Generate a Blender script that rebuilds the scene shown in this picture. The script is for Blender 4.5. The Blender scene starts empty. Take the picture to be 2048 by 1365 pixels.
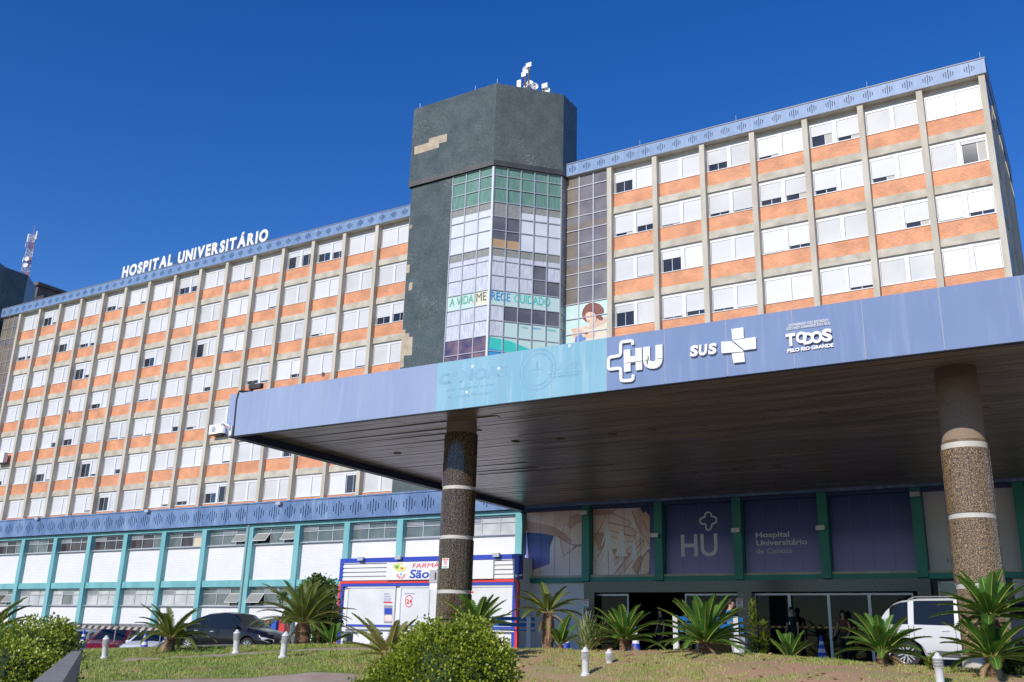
import bpy, bmesh, math, random
import numpy as np
from mathutils import Vector, Matrix, noise
from mathutils.geometry import tessellate_polygon
R = math.radians
rnd = random.Random(7)
S = 3.6
sc = bpy.context.scene
col = sc.collection
# ---------------------------------------------------------------- camera
FPX = 1930.02; YAW, PIT, ROL = -0.5538, 0.3082, 0.0291
Fv = Vector((math.sin(YAW)*math.cos(PIT), math.cos(YAW)*math.cos(PIT), math.sin(PIT)))
_r = Vector((math.cos(YAW), -math.sin(YAW), 0)); _u = _r.cross(Fv)
Rv = _r*math.cos(ROL)+_u*math.sin(ROL); Uv = _u*math.cos(ROL)-_r*math.sin(ROL)
cam = bpy.data.cameras.new('camera'); camo = bpy.data.objects.new('camera', cam); col.objects.link(camo)
m = Matrix.Identity(4)
for i in range(3):
    m[i][0] = Rv[i]; m[i][1] = Uv[i]; m[i][2] = -Fv[i]
camo.matrix_world = m
cam.sensor_width = 36; cam.lens = FPX/2048*36; cam.clip_end = 3000; cam.clip_start = .1
sc.camera = camo
# ---------------------------------------------------------------- light
SUN = Vector((0.058, 1, -0.58)).normalized()
w = bpy.data.worlds.new('World'); sc.world = w; w.use_nodes = True
nt = w.node_tree; bg = nt.nodes['Background']
sky = nt.nodes.new('ShaderNodeTexSky'); sky.sky_type = 'NISHITA'; sky.sun_disc = False
sky.sun_elevation = math.asin(-SUN.z); sky.sun_rotation = math.atan2(-SUN.x, -SUN.y)
sky.altitude = 0; sky.air_density = 1.0; sky.dust_density = 0.0; sky.ozone_density = 3.0
hs = nt.nodes.new('ShaderNodeHueSaturation'); hs.inputs['Saturation'].default_value = 1.36; hs.inputs['Hue'].default_value = .518
nt.links.new(sky.outputs[0], hs.inputs['Color']); nt.links.new(hs.outputs[0], bg.inputs[0])
bg.inputs[1].default_value = 0.148
sl = bpy.data.lights.new('sun', 'SUN'); sl.energy = 4.0; sl.angle = R(.5); sl.color = (1, .94, .85)
so = bpy.data.objects.new('sun', sl); col.objects.link(so)
so.rotation_euler = SUN.to_track_quat('-Z', 'Y').to_euler(); so.location = (0, -30, 60)
sc.view_settings.view_transform = 'Standard'; sc.view_settings.look = 'None'
sc.view_settings.exposure = 0.0; sc.view_settings.gamma = 1
# ---------------------------------------------------------------- measuring helpers
def ray(x, y): return Fv*FPX + Rv*(x-1024) - Uv*(y-682.5)
def pw(x, y, Y): v = ray(x, y); return v*(Y/v.y)
def pz(x, y, Z): v = ray(x, y); return v*(Z/v.z)
def pd(x, y, d): v = ray(x, y); return v*(d/FPX)
# ---------------------------------------------------------------- mesh builder
class MB:
    def __init__(s): s.v = []; s.f = []; s.m = []
    def add(s, vs, fs, mi=0):
        n = len(s.v); s.v += [tuple(p) for p in vs]
        for f in fs: s.f.append(tuple(i+n for i in f)); s.m.append(mi)
        return s
    def box(s, x0, x1, y0, y1, z0, z1, mi=0):
        return s.add([(x0,y0,z0),(x1,y0,z0),(x1,y1,z0),(x0,y1,z0),(x0,y0,z1),(x1,y0,z1),(x1,y1,z1),(x0,y1,z1)],
              [(0,3,2,1),(4,5,6,7),(0,1,5,4),(1,2,6,5),(2,3,7,6),(3,0,4,7)], mi)
    def quad(s, a, b, c, d, mi=0): return s.add([a,b,c,d], [(0,1,2,3)], mi)
    def obox(s, o, ax, ay, az, mi=0):   # oriented box, o = corner
        o = Vector(o); ax = Vector(ax); ay = Vector(ay); az = Vector(az)
        vs = [o, o+ax, o+ax+ay, o+ay, o+az, o+ax+az, o+ax+ay+az, o+ay+az]
        return s.add(vs, [(0,3,2,1),(4,5,6,7),(0,1,5,4),(1,2,6,5),(2,3,7,6),(3,0,4,7)], mi)
    def tube(s, pts, r, n=8, mi=0, cap=True):
        pts = [Vector(p) for p in pts]; rs = r if isinstance(r, (list, tuple)) else [r]*len(pts)
        vs = []; a0 = None
        for i, p in enumerate(pts):
            t = (pts[min(i+1, len(pts)-1)]-pts[max(i-1, 0)])
            t = t.normalized() if t.length > 1e-9 else Vector((0,0,1))
            if a0 is None: a0 = t.orthogonal().normalized()
            a0 = (a0 - t*a0.dot(t)); a0 = a0.normalized() if a0.length > 1e-6 else t.orthogonal().normalized()
            b0 = t.cross(a0)
            for k in range(n):
                an = 2*math.pi*k/n; vs.append(p+(a0*math.cos(an)+b0*math.sin(an))*rs[i])
        fs = []
        for i in range(len(pts)-1):
            for k in range(n):
                k2 = (k+1) % n; fs.append((i*n+k, i*n+k2, (i+1)*n+k2, (i+1)*n+k))
        if cap: fs.append(tuple(range(n-1, -1, -1))); fs.append(tuple((len(pts)-1)*n+k for k in range(n)))
        return s.add(vs, fs, mi)
    def lathe(s, prof, c=(0,0,0), n=24, mi=0, ax='Z'):
        c = Vector(c); vs = []
        for (r, z) in prof:
            for k in range(n):
                a = 2*math.pi*k/n; p = Vector((r*math.cos(a), r*math.sin(a), z))
                if ax == 'Y': p = Vector((p.x, p.z, p.y))
                elif ax == 'X': p = Vector((p.z, p.x, p.y))
                vs.append(c+p)
        fs = []
        for i in range(len(prof)-1):
            for k in range(n):
                k2 = (k+1) % n; fs.append((i*n+k, i*n+k2, (i+1)*n+k2, (i+1)*n+k))
        fs.append(tuple(range(n-1, -1, -1))); fs.append(tuple((len(prof)-1)*n+k for k in range(n)))
        return s.add(vs, fs, mi)
    def poly(s, pts, nrm, t, mi=0):     # flat polygon extruded by t along nrm
        pts = [Vector(p) for p in pts]; nv = Vector(nrm)*t; n = len(pts)
        tri = tessellate_polygon([pts])
        vs = [p+nv for p in pts]+pts
        fs = [tuple(q) for q in tri]+[tuple(i+n for i in reversed(q)) for q in tri]
        fs += [(i, (i+1) % n, (i+1) % n+n, i+n) for i in range(n)]
        return s.add(vs, fs, mi)
    def ribbon(s, pts, wd, nrm, t, mi=0, closed=False):   # flat stroke
        pts = [Vector(p) for p in pts]; nrm = Vector(nrm); L = []; Rr = []
        N = len(pts)
        for i in range(N):
            if closed: a, b = pts[i-1], pts[(i+1) % N]
            else: a, b = pts[max(i-1, 0)], pts[min(i+1, N-1)]
            d = (b-a).normalized(); sd = d.cross(nrm).normalized()*wd/2
            if 0 < i < N-1 or closed:
                d1 = (pts[i]-pts[i-1]).normalized(); cs = max(.5, abs(d1.dot(d))); sd = sd/cs
            L.append(pts[i]+sd); Rr.append(pts[i]-sd)
        rng = range(N if closed else N-1)
        for i in rng:
            j = (i+1) % N; q = [L[i], L[j], Rr[j], Rr[i]]
            vs = [p+nrm*t for p in q]+q
            s.add(vs, [(0,1,2,3),(7,6,5,4),(0,4,5,1),(2,6,7,3),(1,5,6,2),(3,7,4,0)], mi)
        return s
    def build(s, name, mat, parent=None, smooth=False, fixn=True):
        me = bpy.data.meshes.new(name); me.from_pydata(s.v, [], s.f)
        for mm in (mat if isinstance(mat, (list, tuple)) else [mat]): me.materials.append(mm)
        me.polygons.foreach_set('material_index', s.m)
        if fixn and len(s.f) < 60000:
            bm = bmesh.new(); bm.from_mesh(me); bmesh.ops.recalc_face_normals(bm, faces=bm.faces); bm.to_mesh(me); bm.free()
        if smooth:
            me.polygons.foreach_set('use_smooth', [True]*len(me.polygons))
            if smooth is not True: me.set_sharp_from_angle(angle=R(smooth))
        me.update()
        o = bpy.data.objects.new(name, me); col.objects.link(o)
        if parent is not None:
            o.parent = parent
            if parent.get('static'): o.location = -parent.location
            elif parent.parent is not None or parent.type == 'MESH': pass
        return o
def tag(o, label=None, cat=None, group=None, kind=None):
    if label: o['label'] = label
    if cat: o['category'] = cat
    if group: o['group'] = group
    if kind: o['kind'] = kind
    return o
def thing(name, label, cat, loc=(0,0,0), rz=0, group=None, static=True):
    o = bpy.data.objects.new(name, None); o.empty_display_size = .2; col.objects.link(o)
    o.location = loc; o.rotation_euler = (0, 0, rz)
    if static: o['static'] = 1
    return tag(o, label, cat, group)
def copy_tree(o, parent=None, loc=None, rz=None, label=None):
    c = o.copy(); col.objects.link(c)
    if parent: c.parent = parent
    if loc is not None: c.location = loc
    if rz is not None: c.rotation_euler = (0, 0, rz)
    if label: c['label'] = label
    for ch in list(o.children): copy_tree(ch, c)
    return c
def rounded(pts, r, closed=False, n=5):
    out = []; N = len(pts)
    for i, p in enumerate(pts):
        if not closed and i in (0, N-1): out.append(p); continue
        a, c = pts[i-1], pts[(i+1) % N]; da = math.hypot(a[0]-p[0], a[1]-p[1]); dc = math.hypot(c[0]-p[0], c[1]-p[1]); ra = min(r, da*.48); rc = min(r, dc*.48)
        p0 = (p[0]+(a[0]-p[0])*ra/da, p[1]+(a[1]-p[1])*ra/da); p1 = (p[0]+(c[0]-p[0])*rc/dc, p[1]+(c[1]-p[1])*rc/dc)
        for k in range(n+1): t = k/n; out.append(((1-t)**2*p0[0]+2*t*(1-t)*p[0]+t*t*p1[0], (1-t)**2*p0[1]+2*t*(1-t)*p[1]+t*t*p1[1]))
    return out
# ---------------------------------------------------------------- materials
def mat(name, c, rough=.6, c2=None, scale=3, spec=.5, metal=0, bump=0, bscale=40, stretch=None, coat=0, detail=4, lo=.35, hi=.65):
    M = bpy.data.materials.new(name); M.use_nodes = True; t = M.node_tree; b = t.nodes['Principled BSDF']
    b.inputs['Roughness'].default_value = rough; b.inputs['Metallic'].default_value = metal
    b.inputs['Specular IOR Level'].default_value = spec; b.inputs['Coat Weight'].default_value = coat
    c4 = lambda q: (q[0], q[1], q[2], 1)
    b.inputs['Base Color'].default_value = c4(c)
    tc = t.nodes.new('ShaderNodeTexCoord'); mp = t.nodes.new('ShaderNodeMapping')
    t.links.new(tc.outputs['Object'], mp.inputs[0])
    if stretch: mp.inputs['Scale'].default_value = stretch
    if c2 is not None:
        n = t.nodes.new('ShaderNodeTexNoise'); n.inputs['Scale'].default_value = scale; n.inputs['Detail'].default_value = detail
        t.links.new(mp.outputs[0], n.inputs['Vector'])
        r = t.nodes.new('ShaderNodeValToRGB'); r.color_ramp.elements[0].position = lo; r.color_ramp.elements[1].position = hi
        r.color_ramp.elements[0].color = c4(c); r.color_ramp.elements[1].color = c4(c2)
        t.links.new(n.outputs['Fac'], r.inputs[0]); t.links.new(r.outputs[0], b.inputs['Base Color'])
    if bump:
        n2 = t.nodes.new('ShaderNodeTexNoise'); n2.inputs['Scale'].default_value = bscale
        t.links.new(mp.outputs[0], n2.inputs['Vector'])
        bp = t.nodes.new('ShaderNodeBump'); bp.inputs['Strength'].default_value = bump; bp.inputs['Distance'].default_value = .02
        t.links.new(n2.outputs['Fac'], bp.inputs['Height']); t.links.new(bp.outputs[0], b.inputs['Normal'])
    return M
def brick(name, c1, c2, mortar, bw=.24, bh=.065, ms=.01, rough=.7, bump=.3, spec=.5, axes='XZ', msmooth=.1, var=(.78,1.15), offset=.5):
    M = bpy.data.materials.new(name); M.use_nodes = True; t = M.node_tree; b = t.nodes['Principled BSDF']
    b.inputs['Roughness'].default_value = rough; b.inputs['Specular IOR Level'].default_value = spec
    tc = t.nodes.new('ShaderNodeTexCoord'); sx = t.nodes.new('ShaderNodeSeparateXYZ'); cx = t.nodes.new('ShaderNodeCombineXYZ')
    t.links.new(tc.outputs['Object'], sx.inputs[0])
    if axes == 'XZ': t.links.new(sx.outputs[0], cx.inputs[0]); t.links.new(sx.outputs[2], cx.inputs[1])
    elif axes == 'DZ':
        ad = t.nodes.new('ShaderNodeMath'); ad.operation = 'ADD'
        t.links.new(sx.outputs[0], ad.inputs[0]); t.links.new(sx.outputs[1], ad.inputs[1]); t.links.new(ad.outputs[0], cx.inputs[0]); t.links.new(sx.outputs[2], cx.inputs[1])
    elif axes == 'XY': t.links.new(sx.outputs[0], cx.inputs[0]); t.links.new(sx.outputs[1], cx.inputs[1])
    br = t.nodes.new('ShaderNodeTexBrick'); br.offset = offset
    br.inputs['Scale'].default_value = 1; br.inputs['Brick Width'].default_value = bw; br.inputs['Row Height'].default_value = bh
    br.inputs['Mortar Size'].default_value = ms; br.inputs['Mortar Smooth'].default_value = msmooth
    br.inputs['Color1'].default_value = (*c1, 1); br.inputs['Color2'].default_value = (*c2, 1); br.inputs['Mortar'].default_value = (*mortar, 1)
    t.links.new(cx.outputs[0], br.inputs['Vector'])
    n = t.nodes.new('ShaderNodeTexNoise'); n.inputs['Scale'].default_value = .8; n.inputs['Detail'].default_value = 5
    t.links.new(cx.outputs[0], n.inputs['Vector'])
    mr = t.nodes.new('ShaderNodeMapRange'); mr.inputs[1].default_value = .3; mr.inputs[2].default_value = .7; mr.inputs[3].default_value, mr.inputs[4].default_value = var
    t.links.new(n.outputs['Fac'], mr.inputs[0])
    mx = t.nodes.new('ShaderNodeMix'); mx.data_type = 'RGBA'; mx.blend_type = 'MULTIPLY'; mx.inputs[0].default_value = 1
    t.links.new(br.outputs['Color'], mx.inputs[6]); t.links.new(mr.outputs[0], mx.inputs[7]); t.links.new(mx.outputs[2], b.inputs['Base Color'])
    bp = t.nodes.new('ShaderNodeBump'); bp.inputs['Strength'].default_value = bump; bp.inputs['Distance'].default_value = .01; bp.invert = True
    t.links.new(br.outputs['Fac'], bp.inputs['Height']); t.links.new(bp.outputs[0], b.inputs['Normal'])
    return M
def streaked(name, c, c2, c3, rough=.5, spec=.5):   # painted concrete with vertical runs and washed patches
    M = mat(name, c, rough, c2, 1.1, spec, stretch=(1, 1, .35), lo=.38, hi=.72, detail=6); t = M.node_tree; b = t.nodes['Principled BSDF']
    tc = t.nodes.new('ShaderNodeTexCoord'); mp = t.nodes.new('ShaderNodeMapping'); mp.inputs['Scale'].default_value = (5, 5, .45)
    n = t.nodes.new('ShaderNodeTexNoise'); n.inputs['Scale'].default_value = 1.3; n.inputs['Detail'].default_value = 6
    t.links.new(tc.outputs['Object'], mp.inputs[0]); t.links.new(mp.outputs[0], n.inputs['Vector'])
    mr = t.nodes.new('ShaderNodeMapRange'); mr.inputs[1].default_value = .55; mr.inputs[2].default_value = .8; mr.inputs[4].default_value = .6
    t.links.new(n.outputs['Fac'], mr.inputs[0])
    mx = t.nodes.new('ShaderNodeMix'); mx.data_type = 'RGBA'; mx.inputs[7].default_value = (*c3, 1)
    src = b.inputs['Base Color'].links[0].from_socket
    t.links.new(mr.outputs[0], mx.inputs[0]); t.links.new(src, mx.inputs[6]); t.links.new(mx.outputs[2], b.inputs['Base Color'])
    return M
M = {}
M['concrete'] = mat('concrete', (.46,.42,.34), .85, (.58,.54,.45), 1.2, bump=.2, detail=8, stretch=(1,1,.3))
M['concrete_beam'] = mat('concrete_beam', (.42,.38,.30), .85, (.58,.54,.45), 1.3, bump=.2, detail=8)
M['brick'] = brick('orange_brick', (.74,.29,.125), (.60,.205,.085), (.68,.42,.27), .23, .085, .012, bump=.2)
M['shutter'] = mat('shutter', (.58,.59,.61), .45, (.67,.68,.69), .35, spec=.25, stretch=(.3,1,1)); M['shutter_b'] = mat('shutter_aged', (.55,.555,.56), .5, (.63,.635,.63), .5, spec=.2); M['shutter_c'] = mat('shutter_clean', (.66,.67,.68), .45, (.71,.72,.73), .4, spec=.25)
M['white_frame'] = mat('white_frame', (.70,.71,.72), .4)
M['dark_glass'] = mat('dark_glass', (.02,.022,.028), .06, (.05,.05,.055), .5, spec=.7)
M['blue_glass'] = mat('blue_glass', (.03,.045,.09), .04, spec=.9)
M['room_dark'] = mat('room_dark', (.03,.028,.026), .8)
M['blind'] = mat('blind', (.5,.48,.44), .8)
M['parapet'] = streaked('parapet_blue', (.15,.25,.43), (.21,.32,.50), (.34,.44,.60))
M['parapet_old'] = streaked('parapet_blue_worn', (.10,.17,.32), (.18,.28,.46), (.40,.50,.66))
M['slot'] = mat('slot', (.06,.10,.17), .8)
M['metal_cap'] = mat('metal_cap', (.22,.23,.26), .5)
M['mosaic'] = brick('mosaic', (.060,.100,.105), (.12,.155,.16), (.085,.07,.05), .10, .10, .008, .3, .5, .4, 'DZ', offset=0)
def fleck(m_):  # sparkle of the glossy tiles put into the colour as pale flecks
    t = m_.node_tree; b = t.nodes['Principled BSDF']; src = b.inputs['Base Color'].links[0].from_socket; tc = t.nodes.new('ShaderNodeTexCoord')
    n1 = t.nodes.new('ShaderNodeTexNoise'); n1.inputs['Scale'].default_value = .35; n1.inputs['Detail'].default_value = 3
    n2 = t.nodes.new('ShaderNodeTexNoise'); n2.inputs['Scale'].default_value = 9; n2.inputs['Detail'].default_value = 2
    for n_ in (n1, n2): t.links.new(tc.outputs['Object'], n_.inputs['Vector'])
    a1 = t.nodes.new('ShaderNodeMapRange'); a1.inputs[1].default_value = .56; a1.inputs[2].default_value = .72
    a2 = t.nodes.new('ShaderNodeMapRange'); a2.inputs[1].default_value = .60; a2.inputs[2].default_value = .68
    t.links.new(n1.outputs[0], a1.inputs[0]); t.links.new(n2.outputs[0], a2.inputs[0]); mu = t.nodes.new('ShaderNodeMath'); mu.operation = 'MULTIPLY'
    t.links.new(a1.outputs[0], mu.inputs[0]); t.links.new(a2.outputs[0], mu.inputs[1]); mx = t.nodes.new('ShaderNodeMix'); mx.data_type = 'RGBA'; mx.inputs[7].default_value = (.42,.42,.33,1)
    t.links.new(mu.outputs[0], mx.inputs[0]); t.links.new(src, mx.inputs[6]); t.links.new(mx.outputs[2], b.inputs['Base Color'])
fleck(M['mosaic'])
M['mosaic_dark'] = brick('mosaic_dark', (.035,.06,.06), (.06,.075,.075), (.08,.06,.05), .06, .06, .008, .35, .3, .5, 'DZ', offset=0)
M['plaster'] = mat('plaster', (.52,.43,.31), .9, (.40,.33,.25), 2)
M['alu'] = mat('aluminium', (.50,.51,.53), .35, metal=.3)
M['white_alu'] = mat('white_aluminium', (.66,.67,.68), .4)
M['teal'] = mat('teal_paint', (.14,.38,.39), .5, (.20,.46,.47), .9, stretch=(2,2,.4), detail=6)
M['green'] = mat('green_paint', (.012,.20,.16), .45, (.018,.24,.19), 1)
M['white_brick'] = brick('white_brick', (.78,.77,.78), (.74,.73,.75), (.60,.59,.61), .24, .09, .008, .6, .25, var=(.95,1.03))
M['fascia'] = streaked('fascia_blue', (.265,.34,.51), (.30,.375,.54), (.38,.44,.58), .6, .15); M['fascia_deep'] = streaked('fascia_deep_blue', (.175,.245,.415), (.20,.275,.445), (.29,.36,.50), .6, .15)
M['cyan'] = streaked('fascia_cyan', (.21,.42,.53), (.27,.48,.59), (.44,.59,.66), .6, .15)
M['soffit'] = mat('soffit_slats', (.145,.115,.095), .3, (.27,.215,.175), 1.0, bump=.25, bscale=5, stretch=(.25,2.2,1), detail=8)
M['lip'] = mat('lip_navy', (.03,.04,.09), .5)
M['rust'] = mat('rust', (.12,.07,.04), .7, (.2,.15,.1), 6)
M['white_sign'] = mat('white_sign', (.80,.80,.80), .5)
M['ghost'] = mat('ghost_lettering', (.185,.37,.50), .6, (.25,.45,.57), 2.5, spec=.15)
M['black_line'] = mat('black_line', (.05,.04,.04), .6)
M['seam'] = mat('seam', (.30,.30,.34), .7)
def granite(name):
    G = bpy.data.materials.new(name); G.use_nodes = True; t = G.node_tree; b = t.nodes['Principled BSDF']
    b.inputs['Roughness'].default_value = .16
    tc = t.nodes.new('ShaderNodeTexCoord'); n = t.nodes.new('ShaderNodeTexNoise'); n.inputs['Scale'].default_value = 42; n.inputs['Detail'].default_value = 4
    t.links.new(tc.outputs['Object'], n.inputs['Vector'])
    r = t.nodes.new('ShaderNodeValToRGB'); e = r.color_ramp.elements
    e[0].position = .40; e[0].color = (.012,.011,.010,1); e[1].position = .66; e[1].color = (.26,.165,.085,1)
    x = e.new(.52); x.color = (.06,.04,.022,1)
    t.links.new(n.outputs['Fac'], r.inputs[0]); t.links.new(r.outputs[0], b.inputs['Base Color'])
    return G
M['granite'] = granite('granite_strips')  # left column: dark shade under the canopy put into the granite colour
M['granite_lit'] = granite('granite_strips_lit'); _e = [n_ for n_ in M['granite_lit'].node_tree.nodes if n_.type == 'VALTORGB'][0].color_ramp.elements  # right column: same granite with sunlight put into its colour
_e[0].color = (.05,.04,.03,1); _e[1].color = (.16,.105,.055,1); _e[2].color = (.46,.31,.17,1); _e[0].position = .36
M['black_granite'] = mat('black_granite', (.010,.010,.012), .18, (.018,.018,.02), 20)
M['aggregate'] = mat('aggregate', (.20,.14,.095), .9, (.31,.235,.175), 60, bump=.5, bscale=60)
M['ring'] = mat('white_ring', (.54,.52,.47), .6, (.50,.40,.28), 3, lo=.6, hi=.8)
M['asphalt'] = mat('asphalt', (.17,.155,.14), .9, (.22,.20,.18), 2, bump=.3, bscale=60)
M['pave'] = mat('pavement', (.36,.27,.20), .9, (.42,.33,.26), 3, bump=.3)
M['soil'] = mat('grass_soil', (.36,.235,.14), .95, (.17,.21,.05), 1.1, bump=.6, bscale=12, lo=.36, hi=.50, detail=9)
M['soil_dry'] = mat('dry_grass_soil', (.44,.26,.16), .95, (.33,.28,.12), 1.1, bump=.6, bscale=14, lo=.40, hi=.62, detail=9)
M['grass'] = mat('grass_blades', (.19,.29,.03), .6, (.33,.38,.07), .8)
M['drygrass'] = mat('dry_grass', (.46,.38,.18), .7, (.34,.32,.11), 2)
M['deadleaf'] = mat('dead_leaf', (.34,.17,.08), .8, (.45,.28,.15), 9)
# ---------------------------------------------------------------- terrain
def lerp_tab(tab, x):
    if x <= tab[0][0]: return tab[0][1]
    for (a, u), (b, v) in zip(tab, tab[1:]):
        if x <= b: k = (x-a)/(b-a); return u+(v-u)*k
    return tab[-1][1]
GX, GY = math.sin(YAW), math.cos(YAW)
WC = [(-400,28),(160,28),(640,28),(1040,25),(1200,23.5),(1400,22),(1560,20.5),(1700,19),(1850,18),(2048,17.4),(2600,17)]
ZC = [(-400,-.5),(160,-.45),(450,-.22),(640,-.06),(1040,-.01),(1200,.02),(1400,.07),(1560,.0),(1700,-.08),(1850,-.13),(2600,-.12)]
SA = [(160,.05),(640,.05),(1171,.09),(2600,.09)]
SB = [(160,.006),(640,.006),(1171,.02),(2600,.02)]
def floor_z(X, Y): return lerp_tab([(-60,-1.3),(-38,-1.2),(-34,-1.0),(-31,-.6),(-28,-.4),(-24,-.12),(40,-.14)], X)
def gcoord(X, Y):
    t = X*GX+Y*GY; s = X*GY-Y*GX
    if t < .5: return None, t
    w_ = t*math.cos(PIT)
    return 1024+FPX*s/w_-17.9, w_
def ground_z(X, Y, detail=True):
    px, w_ = gcoord(X, Y)
    if px is None: return -1.55
    px = min(max(px, -400), 2600)
    wc = lerp_tab(WC, px); zc = lerp_tab(ZC, px); d = wc-w_
    if d >= 0:
        z = zc-lerp_tab(SA, px)*d-lerp_tab(SB, px)*d*d
        n = noise.noise(Vector((X*.45, Y*.45, 0)))*.06+noise.noise(Vector((X*1.7, Y*1.7, 3)))*.02
        z += n*min(1, d/2+.4)
        return max(z, -1.55)
    k = min(1, -d/2.5); k = k*k*(3-2*k)
    return zc*(1-k)+floor_z(X, Y)*k
def pg(x, y, lo=3, hi=60):   # ground point seen at pixel (x,y)
    v = ray(x, y)/FPX; s = lo
    while s < hi:
        p = v*s
        if p.z < ground_z(p.x, p.y): return Vector((p.x, p.y, ground_z(p.x, p.y)))
        s += .1
    return v*hi
def on_ground(p): return Vector((p.x, p.y, ground_z(p.x, p.y)))
def pgw(x, y_any, w_):      # ground at column x and depth w_
    p = pd(x, y_any, w_); return on_ground(p)
g = MB(); angs = [R(a) for a in np.concatenate([np.arange(-180,-34,6), np.arange(-34,34,.5), np.arange(34,181,6)])]
dist = list(np.arange(.8,10,.8))+list(np.arange(10,34,.3))+list(np.arange(34,60,2))+[70,90,130,200,400,900,2000]
ROWS = []
for dd in dist:
    row = []
    for a in angs:
        th = YAW+a; X = dd*math.sin(th)/max(math.cos(a), .35) if abs(a) < R(60) else dd*math.sin(th)/.5
        Y = dd*math.cos(th)/max(math.cos(a), .35) if abs(a) < R(60) else dd*math.cos(th)/.5
        row.append((X, Y, ground_z(X, Y)))
    ROWS.append(row)
n = len(angs); g.v = [p for r_ in ROWS for p in r_]
def in_path(px, w_):
    if 250 < px < 830:
        c = 25.2+(px-300)/500*1.4; return abs(w_-c) < .32
    return False
def zone(X, Y):
    px, w_ = gcoord(X, Y)
    if px is None: return 2
    p = min(max(px, -400), 2600); wc = lerp_tab(WC, p)
    if w_ > wc+1.0: return 0
    if in_path(px, w_): return 2
    if px < 900 and w_ < 21.6: return 2
    if w_ < 8: return 2
    return 1 if p < 1000+120*noise.noise(Vector((X*.3, Y*.3, 1))) else 3
for i in range(len(dist)-1):
    for j in range(n-1):
        c = [ROWS[i][j], ROWS[i][j+1], ROWS[i+1][j+1], ROWS[i+1][j]]
        cx_ = sum(q[0] for q in c)/4; cy_ = sum(q[1] for q in c)/4
        g.f.append((i*n+j, i*n+j+1, (i+1)*n+j+1, (i+1)*n+j)); g.m.append(zone(cx_, cy_))
g.f.append(tuple(range(n-1))); g.m.append(2)
gr = g.build('ground', [M['asphalt'], M['soil'], M['pave'], M['soil_dry']], smooth=True); tag(gr, kind='structure')
# ================================================================ HOSPITAL BUILDING
YF = 16.0685*S; B = S; H = .9565*S; XL = -27.8209*S; JL = .0517*S; XR = -7.724*S; BR = .9907*S; ZPB = 9.4428*S
ZB0 = ZPB-1.0219*S; BEAM = .53; BRK = 1.05; FW = .36
YBE, YBR, YWI = YF+.36, YF+.44, YF+.50
hb = thing('hospital_building', 'seven-storey hospital block of brick, white shutters and concrete fins with a dark green tower', 'building', (-50, YF, 0))
finsL = [XL+i*B+(JL if i > 6 else 0) for i in range(15)]+[XL+15*B+JL]
finsR = [XR+i*BR for i in range(8)]
XEND = finsR[-1]+FW/2+.0
PW = FW/2
def fin(x, z0, z1):
    b = MB().box(x-PW, x+PW, YF, YF+.62, z0, z1); b.build('concrete_fin', M['concrete'], hb)
for x in finsL: fin(x, 5.9, ZPB)
for x in finsR: fin(x, 5.9, ZPB)
b = MB().box(finsL[6]+PW+.02, finsL[7]-PW, YF+.3, YF+.3, 0, 0)
# solid core volumes (roof, back)
def wing(x0, x1, fins, yback):
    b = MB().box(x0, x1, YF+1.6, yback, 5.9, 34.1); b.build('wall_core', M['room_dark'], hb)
    for k in range(6):
        zb = ZB0-k*H; q = MB()
        for i in range(len(fins)-1):
            q.box(fins[i]+PW, fins[i+1]-PW, YBE, YF+.62, zb, zb+BEAM)
        q.build('floor_beam', M['concrete_beam'], hb)
        q = MB()
        for i in range(len(fins)-1):
            q.box(fins[i]+PW, fins[i+1]-PW, YBR, YF+.7, zb+BEAM, zb+BEAM+BRK)
            q.box(fins[i]+PW, fins[i+1]-PW, YBR-.05, YF+.7, zb+BEAM+BRK, zb+BEAM+BRK+.05, 1)
        q.build('brick_spandrel', [M['brick'], M['white_alu']], hb)
    zb = ZB0-6*H; q = MB()
    for i in range(len(fins)-1):
        q.box(fins[i]+PW, fins[i+1]-PW, YBR, YF+.7, 5.9, zb+BEAM+BRK); q.box(fins[i]+PW, fins[i+1]-PW, YBR-.05, YF+.7, zb+BEAM+BRK, zb+BEAM+BRK+.05, 1)
    q.build('brick_spandrel', [M['brick'], M['white_alu']], hb)
    q = MB()
    for i in range(len(fins)-1): q.box(fins[i]+PW, fins[i+1]-PW, YBE+.1, YF+.7, ZB0+BEAM+BRK+.05+1.81, ZPB-.002)
    q.build('floor_beam', M['concrete'], hb)
    MB().box(x0, x1, YF+.5, yback, 34.1, 34.3).build('roof', M['metal_cap'], hb)
wing(XL-4.6, -44.2, finsL, 74.3)
wing(-31.9, XEND-.1, finsR, 74.3)
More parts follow.
